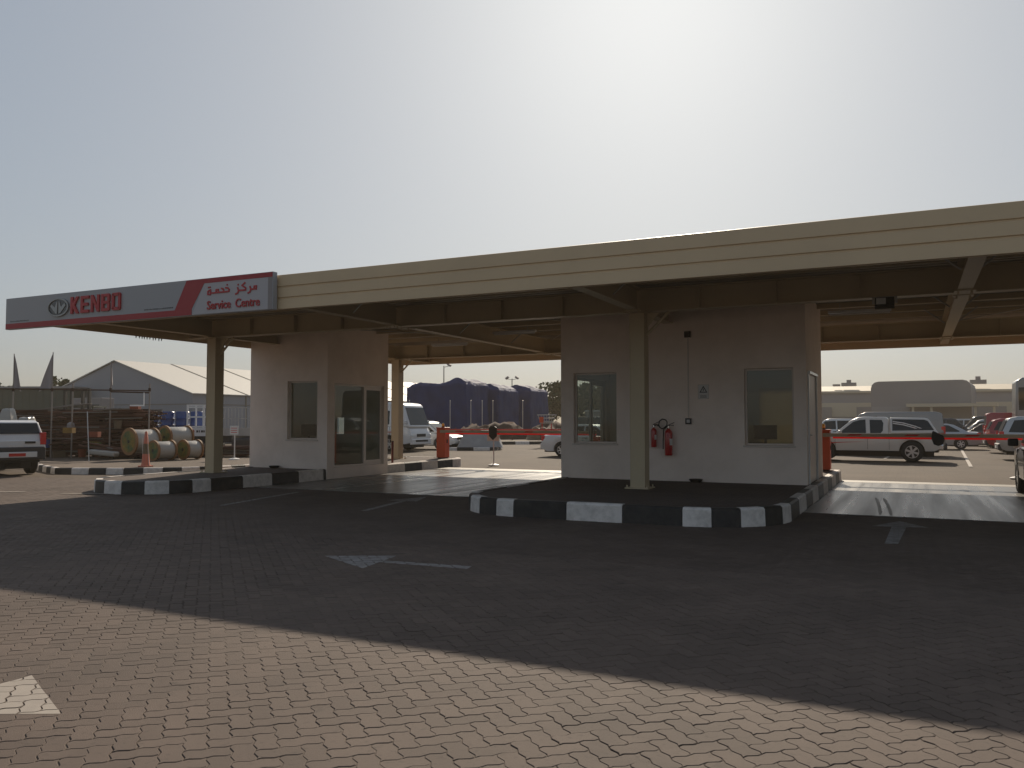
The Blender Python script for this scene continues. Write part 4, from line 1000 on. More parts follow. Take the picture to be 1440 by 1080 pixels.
mpv = sedan('c_white'); mpv = dict(mpv, cabs=[dict(poly=[(1.35,.9),(.45,1.52),(.1,1.6),(-1.7,1.58),(-2.0,1.5),(-2.24,.9)],wb=1.68,wt=1.28,side=[[(1.05,1.0),(.4,1.45),(-.2,1.48),(-.2,1.0)],[(-.3,1.0),(-.3,1.48),(-1.7,1.46),(-1.9,1.0)]],front=((1.25,.98),(.53,1.48)))])
vehicle('parked_car', 'white people carrier with sloping bonnet between the minibus and the orange cabinet', 'car', (-25.35,40.6,0), 0, mpv)
vehicle('parked_car', 'white saloon tail emerging left of the wide booth wall', 'car', (-12.9,35.0,0), 0, sedan('c_white'))
vehicle('parked_car', 'black off-roader far back seen just left of the wide booth', 'car', (-20.6,57.5,.0), 0, suv('c_dark',1.9))
# far coach at the right edge
co = dict(busS); co['paint'] = 'c_grey'; co['L'] = 7.0
cc = dict(busS['cabs'][0]); cc['poly'] = [(3.46,1.25),(3.4,2.2),(3.3,3.8),(3.05,4.0),(-3.1,4.0),(-3.42,3.8),(-3.48,1.25)]; cc['side'] = [[(x+.95,2.2),(x+.95,3.45),(x,3.45),(x,2.2)] for x in (2.2,1.1,0,-1.1,-2.2,-3.3)]; cc['front'] = ((3.425,1.7),(3.34,3.1)); cc['wt'] = 1.98
co['cabs'] = [cc]; co['tz'] = 1.2
vehicle('coach', 'tall grey coach end with rounded roof standing behind the cars at the right edge', 'coach', (8.5,54.0,0), 0, co)

# ------------------------------------------------------------------ left background yard
def pipe_bundle(x, y, z, L_, rows, label, rz=0, m='rust', rr=.03, w=1.2, sag=.05):
    rn = random.Random(int(abs(x*100+y*10+z*7)))
    b = MB(); b.mat(M[m])
    for r_ in range(rows):
        n = int(w/(rr*2.2))
        for k in range(n):
            if rn.random() < .12: continue
            b.mat(M[m] if rn.random() < .86 else M['galvold'])
            yy = -w/2 + k*rr*2.2 + rn.uniform(-.02,.02); zz = .06+ r_*rr*1.95 + rn.uniform(-.01,.015); dx = rn.uniform(-.45,.45)
            b.cyl((-L_/2+dx,yy+rn.uniform(-.06,.06),zz+rn.uniform(-.05,.05)),(L_/2+dx,yy+rn.uniform(-.06,.06),zz+rn.uniform(-.02,.03)),rr*rn.uniform(.8,1.1),n=6)
    b.mat(M['rust2'])
    for s in (-.33,0,.33): b.box(L_*s-.05,L_*s+.05,-w/2-.1,w/2+.1,-.02,.05)
    o = b.build('pipe_stack', loc=(x,y,z)); o.rotation_euler = (0,0,rz)
    tag(o, label, 'pipe stack', 'stacks of rusty scaffold pipes in the yard')
AX = R_(24)
bx, by = -30.2, 22.3
dirx, diry = math.cos(AX), math.sin(AX)
labs = ['bottom layer','second layer','third layer','topmost layer']
col_l = ['left bay by the white off-roader','middle bay behind the long leaning bar','right bay beside the cable drums']
for ci, off in enumerate((-1.9, .2, 1.9)):
    for li in range(4):
        if ci == 2 and li < 2: 
            pass
        L_ = (2.3, 2.1, 1.7)[ci]; 
        if ci == 2 and li in (0,1): continue
        pipe_bundle(bx+dirx*off+random.uniform(-.1,.1), by+diry*off, .2+li*.46+random.uniform(0,.03), L_*random.uniform(.9,1.1), 7, f'rusty scaffold pipes, {labs[li]} of the {col_l[ci]}', AX+random.uniform(-.08,.08))
pipe_bundle(-26.9, 22.4, .2, 2.6, 5, 'low pile of rusty pipes under the cable drums', AX)
pipe_bundle(-25.3, 24.6, .2, 3.4, 6, 'rusty pipes lying behind the drums beside the truck', AX)
b = MB(); b.mat(M['wrap']).box(-.5,.5,-.2,.2,0,.18); o = b.build('white_sack', loc=(-27.1,20.9,.32), bevel=.05); o.rotation_euler = (0,.1,AX); tag(o, 'white wrapped bundle lying low in front of the rusty pipe stacks', 'bundle')
# clutter boxes in the piles
for (x,y,z,m,l) in ((-27.35,20.7,1.0,'crate','orange crate pushed among the rusty pipes beside the drums'),(-28.3,20.35,1.15,'crateY','small yellow fitting lying among the rusty pipes'),(-27.9,22.9,2.02,'crate','orange-red crate on top of the right pipe bay next to blue barrels')):
    b = MB(); b.T = Matrix.Diagonal((.5,.5,.5,1)); b.mat(M[m]).box(-.35,.35,-.25,.25,0,.05); b.box(-.35,.35,-.25,-.22,.051,.4); b.box(-.35,.35,.22,.25,.051,.4); b.box(-.35,-.32,-.219,.219,.051,.4); b.box(.32,.35,-.219,.219,.051,.4)
    o = b.build('crate', loc=(x,y,z)); o.rotation_euler = (0,0,AX); tag(o, l, 'crate')
b = MB(); b.mat(M['galv']).cyl((0,0,0),(-.55,.3,1.75),.018,n=6); o = b.build('leaning_bar', loc=(-25.9,19.4,.18)); tag(o, 'thin steel bar leaning against the rusty pipe stacks', 'bar')
rn_ = random.Random(5)
for k in range(9):
    b = MB(); b.mat(M['rust'] if k%3 else M['galvold']); L_ = rn_.uniform(1.2,2.6); a_ = rn_.uniform(-.5,.5); e_ = rn_.uniform(-.25,.25)
    for q in range(5): 
        o_ = q*.07; b.cyl((-L_/2,o_,0),(L_/2+rn_.uniform(-.3,.3),o_+rn_.uniform(-.1,.1),math.sin(e_)*L_),.028,n=6)
    o = b.build('loose_pipes', loc=(bx+dirx*rn_.uniform(-2.6,2.8)+.25, by+diry*rn_.uniform(-1,1)-.55, 2.0 if k < 4 else rn_.uniform(.3,1.4))); o.rotation_euler = (0,0,AX+a_)
    tag(o, 'loose bunch of scaffold pipes thrown over the stacks', 'pipes', 'loose bunches of pipes on the stacks')
cl_ = {'crate':'dull red','crateY':'ochre','drumg':'dark green','blue':'blue','beige':'beige','whdark':'grey'}
for k, m_ in enumerate(('crate','drumg','crateY','blue','beige','whdark','crate','drumg','crateY','beige','crate','blue')):
    off_ = -2.3 + k*.47
    b = MB(); b.mat(M[m_]); 
    if k % 3 == 0: b.lathe([(0,0),(.13,0),(.16,.3),(.165,.32),(.15,.32),(.12,.03),(0,.03)], n=14)
    elif k % 3 == 1: b.box(-.22,.22,-.12,.12,0,.05); b.box(-.22,.22,-.12,-.09,.051,.24); b.box(-.22,.22,.09,.12,.051,.24); b.box(-.22,-.19,-.089,.089,.051,.24); b.box(.19,.22,-.089,.089,.051,.24)
    else: b.lathe([(0,0),(.1,0),(.15,.08),(.13,.2),(.05,.26),(0,.27)], n=9)
    o = b.build(('bucket','small_crate','sack')[k%3], loc=(bx+dirx*off_-diry*-.75*0+.30, by+diry*off_-.78, (.2,.55,.9,1.3)[(k*3)%4] if k%2 else .18)); o.rotation_euler = (0,.1*(k%3),AX+k)
    tag(o, '%s %s lying among the pipes, number %s from the left' % (cl_[m_], ('bucket','small crate','sack')[k%3], ('one','two','three','four','five','six','seven','eight','nine','ten','eleven','twelve')[k]), ('bucket','crate','sack')[k%3], 'small items scattered among the pipe stacks')
# scaffold frame with posts
sc = thing('scaffold_frame', 'tubular scaffold rail on tall posts standing over the pipe yard', 'scaffold')
pts = [(-32.4,19.7),(-31.49,20.24),(-30.12,20.9),(-29.4,21.25),(-28.08,21.9),(-26.72,22.57)]
for k, (x,y) in enumerate(pts[1:]):
    b = MB(); b.mat(M['pole']).cyl((x,y,.1),(x,y,3.05),.028,n=8); b.mat(M['rust2']).cyl((x,y,2.75),(x,y,2.88),.05,n=8); b.build('post', sc)
b = MB(); b.mat(M['rust2']).cyl((*pts[0],2.86),(*pts[-1],2.78),.026,n=8); b.cyl((pts[4][0],pts[4][1],2.74),(*pts[-1],2.70),.03,n=8); b.build('rail', sc)
b = MB(); b.mat(M['white']).box(-.55,.02,-.01,.01,-.03,.03); b.box(-.02,.02,-.01,.01,.031,.5); o = b.build('bent_bracket', loc=(-26.85,22.42,2.2)); o.rotation_euler = (0,0,AX); tag(o, 'white bent metal bracket hanging from the right end post of the scaffold', 'bracket')
# furled flags
def flag(x, y, h, lean, w, label, zb=2.85):
    t = thing('flag', label, 'flag', (x,y,0), 0, 'furled flags on poles above the yard')
    b = MB(); b.mat(M['pole']).cyl((0,0,2.4),(0,0,h+.08),.018,n=6); b.build('flagpole', t)
    rows = 14; cols = 6; vs = []; c, s = math.cos(AX), math.sin(AX)
    for sd in (0, 1):
        for i in range(rows+1):
            u = i/rows; z = h - (h-zb)*u; ww = w*(u**.9)+.02
            for j in range(cols+1):
                v = j/cols; d = lean*ww*v; off = .05*math.sin(v*9+u*3)*u + sd*.008
                vs.append((d*c - off*s, d*s + off*c, z - .12*v*u*abs(math.sin(v*5))))
    fs = []; n0 = (rows+1)*(cols+1)
    for sd in (0,1):
        for i in range(rows):
            for j in range(cols):
                a_ = sd*n0+i*(cols+1)+j; fs.append((a_,a_+1,a_+cols+2,a_+cols+1) if sd else (a_,a_+cols+1,a_+cols+2,a_+1))
    b = MB(); b.mat(M['flag']).add(vs, fs); b.build('cloth', t, smooth=True, fix=False, angle=180)
flag(-31.49,20.24,4.14,1,.32,'slim furled pale flag above the white off-roader roof, leftmost of the flags'); flag(-30.12,20.9,4.2,-1,.5,'wide furled grey flag sloping left beside the small tree'); flag(-28.08,21.9,3.85,.6,.12,'thin furled flag in front of the white tent gable',3.0)
# cable drums
def drum(x, y, z, R1, L_, rz, label, flm='drumo', face='drumg'):
    t = thing('cable_drum', label, 'cable drum', (x,y,z+R1), rz, 'cable drums wrapped in white film')
    for s in (-1,1):
        b = MB(); b.mat(M[flm]); b.lathe([(0,-.03),(R1,-.03),(R1,.03),(0,.03)], (0,s*(L_/2),0), 'y', 32)
        b.mat(M[face]); b.lathe([(0,-.034 if s<0 else .034),(R1*.78,-.034 if s<0 else .034)], (0,s*L_/2,0), 'y', 32); b.build('flange', t, smooth=True, angle=30)
    b = MB(); b.mat(M['wrap']).lathe([(R1*.84,-L_/2+.03),(R1*.88,-L_/2+.1),(R1*.86,0),(R1*.88,L_/2-.1),(R1*.84,L_/2-.03)], (0,0,0), 'y', 32); b.build('film_wrap', t, smooth=True)
    b = MB(); b.mat(M['dark']).cyl((0,-L_/2-.04,0),(0,L_/2+.04,0),.06,n=12); b.build('hub', t)
DR = R_(-6)
drum(-25.6,21.3,.35,.5,.95,DR,'largest cable drum with yellow and green flange behind the traffic cone')
drum(-25.4,22.7,.55,.44,.95,DR,'upper drum of white film right of the largest drum')
drum(-24.45,21.25,.17,.37,.7,DR,'lower drum with green face standing before the right upper drum')
drum(-24.3,22.4,.17,.37,.6,DR,'lower drum at the far right end of the drum group')
# traffic cone tall
t = thing('traffic_cone', 'tall faded red traffic cone on the far pavement before the drums', 'traffic cone', (-21.66,18.2,.17))
b = MB(); b.mat(M['conered']).box(-.16,.16,-.16,.16,0,.04); b.build('base', t, bevel=.01)
b = MB(); b.mat(M['conered']).lathe([(.14,.04),(.12,.12),(.10,.4)], n=18); b.mat(M['beige']).lathe([(.10,.4),(.075,.72)], n=18); b.mat(M['conered']).lathe([(.075,.72),(.04,1.08),(.0,1.12)], n=18); b.build('cone', t, smooth=True)
for s in (-1,1):
    b = MB(); b.mat(M['signwhite']).cyl((s*.15,0,.04),(s*.10-.05,0,.9),.008,n=5); b.build('side_strap', t)
# blue barrels on a pipe deck
for k, (x,y) in enumerate(((-32.6,27.7),(-31.9,28.0),(-31.25,28.3),(-30.6,28.6),(-33.2,27.45))):
    b = MB(); b.mat(M['blue']).lathe([(0,0),(.3,0),(.31,.03),(.31,.28),(.325,.3),(.31,.32),(.31,.58),(.325,.6),(.31,.62),(.31,.9),(.28,.93),(0,.93)], n=20)
    o = b.build('blue_barrel', smooth=True, loc=(x,y,1.12)); tag(o, ['blue barrel, second from the left in the row','blue barrel at the middle of the row','blue barrel, second from the right in the row','blue barrel nearest the white truck','leftmost blue barrel next to the orange crate'][k], 'barrel', 'blue barrels in a row')
b = MB(); b.mat(M['rust2']).box(-1.9,1.9,-.5,.5,.95,1.11)
for sx in (-1.8,-.6,.6,1.8):
    for sy in (-.4,.4): b.box(sx-.05,sx+.05,sy-.05,sy+.05,0,.949)
o = b.build('barrel_rack', loc=(-31.9,28.0,0)); o.rotation_euler = (0,0,R_(24)); tag(o, 'low dark steel rack carrying the row of blue barrels', 'rack')
# flatbed truck with rail sides
ft = thing('flatbed_truck', 'pale grey flatbed truck body with railed sides beyond the left column', 'truck', (-28.9,29.3,0), R_(24))
b = MB(); b.mat(M['whgrey']).box(-1.9,3.4,-1.0,1.0,1.0,1.12); b.mat(M['galv']).box(-1.9,3.4,-1.02,-1.001,.92,1.28); b.build('bed', ft)
b = MB(); b.mat(M['white'])
for zz in (1.3,1.75,2.2): b.box(-1.9,-.8,-1.02,-.98,zz,zz+.07)
for xx in (-1.9,-1.5,-1.15,-.85): b.box(xx,xx+.07,-1.021,-.979,1.281,2.3)
b.box(-1.9,-.78,-1.03,-.97,2.301,2.36); b.box(-1.9,-.78,-1.03,-1.0,.9,1.29)
b.build('ladder_headboard', ft)
b = MB(); b.mat(M['galv']); k = -.6
while k < 3.35: b.box(k,k+.02,-1.01,-.99,1.281,2.2); k += .16
b.box(-.75,3.4,-1.015,-.985,2.2,2.25); b.box(-.75,3.4,-1.016,-.984,1.7,1.73); b.build('side_rail', ft)
b = MB(); b.mat(M['boom_red']); ring(b, -1.6, 1.12, .09, .09, .06, .06, -1.04, -1.031, 16); b.mat(M['c_dark']); 
for k, w_ in enumerate((.08,.05,.09,.06)): b.box(-1.42+k*.11,-1.42+k*.11+w_,-1.04,-1.031,1.07,1.17)
b.box(-.9,-.55,-1.04,-1.031,1.08,1.17); b.build('side_emblem', ft)
b = MB(); b.mat(M['c_dark']).box(-1.8,3.3,-.9,.9,.6,.99); b.build('chassis', ft)
b = MB(); b.mat(M['c_dark'])
b.box(.2,1.6,-1.0,-.6,.35,.8); b.build('fuel_tank', ft, bevel=.05)
for wx in (-1.3, 2.4): make_wheel(ft, wx, -.85, .45, .3, -1, 'c_grey'); make_wheel(ft, wx, .85, .45, .3, 1, 'c_grey')
b = MB(); b.mat(M['white']).box(3.5,5.2,-1.0,1.0,.7,2.5); b.mat(M['carglass']).box(3.8,4.8,-1.008,-1.001,1.6,2.3); b.build('cab', ft, bevel=.05)
# white covered goods at far left, behind the SUV
def lumpy(nx, ny, nz, sx, sy, sz, amp, seed, m, name, loc, rz, label, cat, taper=0, smooth=True, kind=None, top=None):
    """sheeted block: subdivided box with draped displacement"""
    bm = bmesh.new(); 
    vs = {}
    def V(i,j,k):
        if (i,j,k) in vs: return vs[(i,j,k)]
        x = -sx/2+sx*i/nx; y = -sy/2+sy*j/ny; z = sz*k/nz
        t_ = 1-taper*(k/nz); x *= t_; y *= t_
        p = Vector((x,y,z)); q = p*.9+Vector((seed*7,seed*3,0))
        d = noise.noise(q)*amp + noise.noise(Vector((q.x*2.5,q.y*2.5,q.z*.6)))*amp*.6 + noise.noise(Vector((q.x*6,q.y*6,q.z*1.2)))*amp*.22
        nrm = Vector((p.x/sx*2, p.y/sy*2, 0)); 
        if i in (0,nx) or j in (0,ny): 
            nv = Vector(((-1 if i==0 else (1 if i==nx else 0)), (-1 if j==0 else (1 if j==ny else 0)), 0)); p += nv*d*.7
        if k == nz: p.z += d*1.1 + (top(x,y) if top else 0)
        if k == nz and (i in (0,nx) or j in (0,ny)): p.z -= .12*sz*.3; p.x *= .97; p.y *= .97
        elif top: p.z += (top(x,y))*(k/nz)**2
        vs[(i,j,k)] = bm.verts.new(p); return vs[(i,j,k)]
    for i in range(nx):
        for k in range(nz):
            for j in (0, ny):
                f = [V(i,j,k),V(i+1,j,k),V(i+1,j,k+1),V(i,j,k+1)]; bm.faces.new(f if j == 0 else f[::-1])
    for j in range(ny):
        for k in range(nz):
            for i in (0, nx):
                f = [V(i,j,k),V(i,j+1,k),V(i,j+1,k+1),V(i,j,k+1)]; bm.faces.new(f[::-1] if i == 0 else f)
    for i in range(nx):
        for j in range(ny): bm.faces.new([V(i,j,nz),V(i+1,j,nz),V(i+1,j+1,nz),V(i,j+1,nz)])
    me = bpy.data.meshes.new(name); bm.to_mesh(me); bm.free(); me.materials.append(M[m])
    if smooth: me.polygons.foreach_set('use_smooth', [True]*len(me.polygons))
    o = bpy.data.objects.new(name, me); COL.objects.link(o); o.location = loc; o.rotation_euler = (0,0,rz)
    if kind: o['kind'] = kind
    else: tag(o, label, cat)
    return o
lumpy(10,8,8,.62,.6,.75,.05,2,'wrap','covered_goods',(-29.75,18.95,1.29),AX,'pointed white covered load showing above the white off-roader roof','covered load',.55)
lumpy(10,8,8,.55,.6,.45,.05,5,'wrap','covered_goods',(-29.15,19.25,1.29),AX,'low rounded white covered load right of the pointed one','covered load',.4)
b = MB(); b.mat(M['rust2']).box(-.9,.7,-.4,.4,.17,1.29); o = b.build('crate_stack', loc=(-29.5,19.15,0), bevel=.03); o.rotation_euler=(0,0,AX); tag(o, 'dark timber crates under the white covered loads behind the off-roader', 'crate stack')
# olive sheet building
t = thing('sheet_shed', 'low olive sheet-metal shed behind the flags at far left', 'shed')
b = MB(); b.mat(M['greenwall']); x0, x1 = -72, -55.4
p0, p1 = Vector((-74,31,0)), Vector((-55.2,39.9,0))
d = (p1-p0).normalized(); n = Vector((-d.y,d.x,0)); Ls = (p1-p0).length
def quadbox(bb, p, q, th, z0, z1):
    dd = (q-p).normalized(); nn = Vector((-dd.y,dd.x,0))*th
    bb.add([(p.x,p.y,z0),(q.x,q.y,z0),(q.x+nn.x,q.y+nn.y,z0),(p.x+nn.x,p.y+nn.y,z0),(p.x,p.y,z1),(q.x,q.y,z1),(q.x+nn.x,q.y+nn.y,z1),(p.x+nn.x,p.y+nn.y,z1)],[(0,3,2,1),(4,5,6,7),(0,1,5,4),(1,2,6,5),(2,3,7,6),(3,0,4,7)])
quadbox(b, p0, p1, 6, 0, 4.0); b.build('wall', t)
b = MB(); b.mat(M['greenwall']); k = 0
while k < Ls:
    q0 = p0 + d*k - n*.03; quadbox(b, q0, q0+d*.12, .03, 0, 3.95); k += .5
b.build('cladding_rib', t)
b = MB(); b.mat(M['whgrey']); quadbox(b, p0-n*.2-d*.2, p1-n*.2+d*.2, 6.4, 4.001, 4.12); b.build('roof', t)
b = MB(); b.mat(M['boom_red']); quadbox(b, p0-n*.05, p1-n*.05-d*3, .04, 1.2, 1.9); b.build('red_band', t)
# forklift mast / machinery
t = thing('forklift', 'dark forklift with raised double mast in front of the tent gable', 'forklift', (-46.0,33.6,0), R_(24))
b = MB(); b.mat(M['dark'])
for s in (-.85,-.45,.25,.65): b.box(s,s+.13,-.1,.1,.2,3.6)
for zz in (.6,2.0,3.45): b.box(-.85,.78,-.08,.08,zz,zz+.14)
b.build('mast', t)
b = MB(); b.mat(M['greenwall']).box(-.9,.9,.2,2.4,.3,1.5); b.build('chassis', t, bevel=.08)
b = MB(); b.mat(M['greenwall'])
for sx in (-.8,.74):
    for sy in (.3,1.7): b.box(sx,sx+.06,sy,sy+.06,1.51,2.45)
b.box(-.85,.85,.25,1.8,2.451,2.52); b.build('overhead_guard', t)
for sx, sy in ((-.85,.5),(.85,.5),(-.85,2.0),(.85,2.0)):
    b = MB(); b.mat(M['rubber']).cyl((sx-.12,sy,.38),(sx+.12,sy,.38),.38,n=20); b.build('wheel', t)
for k, (x,y,w_,h_,l) in enumerate(((-48.6,36.6,2.6,3.1,'pale square plant unit beside the forklift before the tent'),(-47.0,38.6,1.0,1.8,'small pale plant unit right of the larger one before the tent'))):
    t = thing('plant_unit', l, 'plant unit', (x,y,0), R_(5))
    b = MB(); b.mat(M['whdark']).box(-w_/2,w_/2,-.5,.5,.1,h_); b.build('casing', t, bevel=.03)
    b = MB(); b.mat(M['dark']); zz = .5
    while zz < h_-.4: b.box(-w_/2+.2,w_/2-.2,-.512,-.501,zz,zz+.06); zz += .14
    b.build('louvre', t)
# tent
tn = thing('marquee_tent', 'large white gable-ended marquee tent with seamed roof', 'tent')
X0, X1, XM, Y0, Y1, ZE, ZA = -60.6, -44.9, -52.75, 41.5, 96.0, 3.5, 6.0
b = MB(); b.mat(M['tentwall'])
b.prism([(X0,0),(X1,0),(X1,ZE),(XM,ZA),(X0,ZE)], Y0, Y0+.06, 'xz'); b.build('gable', tn)
b = MB(); b.mat(M['tentwall']); b.prism([(X0,0),(X1,0),(X1,ZE),(XM,ZA),(X0,ZE)], Y1-.06, Y1, 'xz'); b.build('gable', tn)
b = MB(); b.mat(M['tentwall']); b.box(X1-.05,X1,Y0+.061,Y1-.061,0,ZE); b.build('side_wall', tn); b = MB(); b.mat(M['tentwall']); b.box(X0,X0+.05,Y0+.061,Y1-.061,0,ZE); b.build('side_wall', tn)
b = MB(); b.mat(M['tent'])
for s, xe in ((1,X1+.15),(-1,X0-.15)):
    b.add([(xe,Y0-.15,ZE-.03),(xe,Y1,ZE-.03),(XM,Y1,ZA+.02),(XM,Y0-.15,ZA+.02),(xe,Y0-.15,ZE+.03),(xe,Y1,ZE+.03),(XM,Y1,ZA+.08),(XM,Y0-.15,ZA+.08)],[(0,1,2,3),(7,6,5,4),(0,4,5,1),(1,5,6,2),(2,6,7,3),(3,7,4,0)])
b.build('roof', tn, fix=False)
y = Y0+5
while y < Y1:
    b = MB(); b.mat(M['seam'])
    b.add([(X1+.15,y,ZE+.035),(XM,y,ZA+.085),(XM,y+.14,ZA+.085),(X1+.15,y+.14,ZE+.035),(X1+.15,y,ZE+.07),(XM,y,ZA+.12),(XM,y+.14,ZA+.12),(X1+.15,y+.14,ZE+.07)],[(0,1,2,3),(7,6,5,4),(0,4,5,1),(1,5,6,2),(2,6,7,3),(3,7,4,0)]); b.box(X1+.005,X1+.05,y,y+.12,0,ZE-.04)
    b.build('roof_seam', tn); y += 5
b = MB(); b.mat(M['seam']).box(X0,X1+.02,Y0-.03,Y0-.005,2.75,2.8); b.box(X1+.005,X1+.025,Y0,Y1,2.75,2.8); b.build('wall_seam', tn)

# ------------------------------------------------------------------ tarpaulin stacks in the centre
def bump1(cx, r, h): return lambda x, y: h*math.exp(-((x-cx)/r)**2)
lumpy(44,26,34,6.4,4.4,5.0,.13,1,'tarp','tarpaulin_stack',(-38.9,66.1,0),0,'tallest navy sheeted stack, leftmost of the three','sheeted stack',.03, top=lambda x,y: .22*math.exp(-((x-2.0)/.8)**2)-.25*math.exp(-((x+3.2)/.5)**2))
lumpy(36,26,32,5.6,4.4,4.6,.13,2,'tarp','tarpaulin_stack',(-37.8,71.1,0),0,'navy sheeted stack in the middle of the three','sheeted stack',.03, top=lambda x,y: .25*math.exp(-((x-1.6)/.8)**2))
lumpy(36,26,32,5.9,4.6,4.75,.13,3,'tarp','tarpaulin_stack',(-37.2,76.8,0),0,'navy sheeted stack, rightmost and farthest of the three','sheeted stack',.05, top=lambda x,y: .25*math.exp(-((x-1.2)/1.0)**2))
for k, (x,y) in enumerate(((-33.42,57.13),(-31.93,57.86),(-31.11,58.26),(-30.34,58.63),(-28.19,59.68),(-36.5,55.9),(-24.5,61.3))):
    b = MB(); b.mat(M['galv']).cyl((0,0,0),(0,0,3.05),.035,n=8); b.lathe([(.05,3.05),(.05,3.1),(0,3.12)], n=8); o = b.build('fence_post', loc=(x,y,.15))
    tag(o, ['thin pale post in front of the tallest stack, left of its corner','thin pale post before the gap of first and second stacks','thin pale post at the left of the middle stack','thin pale post at the corner of the middle stack','thin pale post before the rightmost stack','thin pale post before the left half of the tallest stack','thin pale post right of all sheeted stacks'][k], 'post', 'thin posts before the sheeted stacks')
# earth heap in front of stacks
def heap(x0, x1, y, w, h, seed, m, name, label, cat, rz=0):
    nx, ny = 60, 14; vs = []; L_ = x1-x0
    for i in range(nx+1):
        for j in range(ny+1):
            u = i/nx; v = j/ny*2-1; x = -L_/2+L_*u; yy = v*w/2
            e = min(1, u*8, (1-u)*8)
            z = h*(max(0,1-v*v)**.7)*e*(.6+.55*noise.noise(Vector((x*.5+seed,yy*.5,0)))+.35*noise.noise(Vector((x*2+seed,yy*2,3))))
            vs.append((x,yy,max(z,0)-(.04 if abs(v)==1 else 0)))
    fs = [(i*(ny+1)+j,(i+1)*(ny+1)+j,(i+1)*(ny+1)+j+1,i*(ny+1)+j+1) for i in range(nx) for j in range(ny)]
    b = MB(); b.mat(M[m]).add(vs, fs); o = b.build(name, fix=False, smooth=True, angle=180, loc=((x0+x1)/2,y,.17)); o.rotation_euler = (0,0,rz); tag(o, label, cat)
heap(-41,-19,57.6,4.6,1.5,3,'soil','earth_heap','long brown heap of earth and debris in front of the navy stacks','earth heap',R_(24))
heap(-26.5,-22.5,57.0,1.6,1.25,9,'beige','cloth_heap','beige cloth-covered mound right of the earth heap','heap',R_(24))
heap(-30.2,-28.4,54.6,1.2,1.15,11,'beige','cloth_heap','small beige mound left of the bigger cloth mound','heap',R_(24))
# low red barrier rails behind the boom
t = thing('site_rail', 'low rusty red site rail running before the earth heap', 'rail', (-31.5,52.6,.17), R_(24))
b = MB(); b.mat(M['boom_red']).box(-7.5,9.5,-.02,.02,.72,.84); b.build('rail', t)
for k in range(9):
    b = MB(); b.mat(M['rust']).box(-7.4+k*2.1,-7.32+k*2.1,.025,.09,0,.95); b.build('post', t)
# sheeted machine on small island
lumpy(22,14,10,2.5,1.5,.92,.07,8,'greytarp','sheeted_machine',(-21.95,40.9,.15),R_(24),'low machine under clear grey sheeting on a small kerbed island','sheeted machine',.34)
# mesh basket on red legs
t = thing('basket_stand', 'white mesh basket on red legs far back left of the wide booth', 'basket', (-20.2,46.2,0), R_(24))
b = MB(); b.mat(M['galv'])
for zz, w_ in ((1.55,.42),(1.75,.5),(1.95,.58)):
    b.box(-w_,w_,-.35,-.32,zz,zz+.05); b.box(-w_,w_,.32,.35,zz,zz+.05); b.box(-w_,-w_+.03,-.319,.319,zz,zz+.05); b.box(w_-.03,w_,-.319,.319,zz,zz+.05)
for k in range(7): b.cyl((-.4+k*.133,-.33,1.5),(-.54+k*.18,-.33,2.0),.012,n=5)
b.mat(M['wrap']).box(-.4,.4,-.3,.3,1.45,1.5); b.build('basket', t)
b = MB(); b.mat(M['boom_red'])
for sx in (-.28,.28):
    for sy in (-.25,.25): b.box(sx-.03,sx+.03,sy-.03,sy+.03,.05,1.449)
b.box(-.35,.35,-.28,-.25,.75,.8); b.build('leg_frame', t); 
b = MB(); b.mat(M['orange']).box(-.45,-.2,-.375,-.355,1.5,1.85); b.build('orange_plate', t)
# low far shed / trailer at centre right
t = thing('site_cabin', 'pale grey site cabin with white roof edge below the trees', 'cabin', (-27.5,86,0), R_(20))
b = MB(); b.mat(M['whgrey']).box(-5,7,-1.5,1.5,.3,2.6); b.build('wall', t); b = MB(); b.mat(M['white']).box(-5.1,7.1,-1.6,1.6,2.601,2.75); b.build('roof', t)
b = MB(); b.mat(M['carglass'])
for k in range(5): b.box(-4+k*2.2,-2.9+k*2.2,-1.51,-1.501,1.2,2.0)
b.build('window', t)
# lamp masts
def mast(x, y, h, label, heads):
    t = thing('lamp_mast', label, 'lamp mast', (x,y,0), 0, 'tall lamp masts on the skyline')
    b = MB(); b.mat(M['pole']).cyl((0,0,0),(0,0,h),.09,.05,n=10); b.build('pole', t)
    for s in heads:
        b = MB(); b.mat(M['pole']).cyl((0,0,h-.15),(s*.55,0,h-.05),.03,n=6); b.build('arm', t)
        b = MB(); b.mat(M['whdark']); b.T = Matrix.Translation((s*.62,0,h+.08)) @ Matrix.Rotation(R_(35*s),4,'Y'); b.box(-.2,.2,-.16,.16,-.1,.12); b.build('lamp_head', t, bevel=.02)
mast(-43.64,73.29,7.3,'slim mast with a small lamp rising behind the tallest navy stack',(1,))
b = MB(); b.mat(M['pole']).cyl((0,0,0),(0,0,2.2),.03,n=6); 
mast(-41.69,85.37,6.5,'twin-headed lamp mast rising above the middle navy stack',(-1,1))
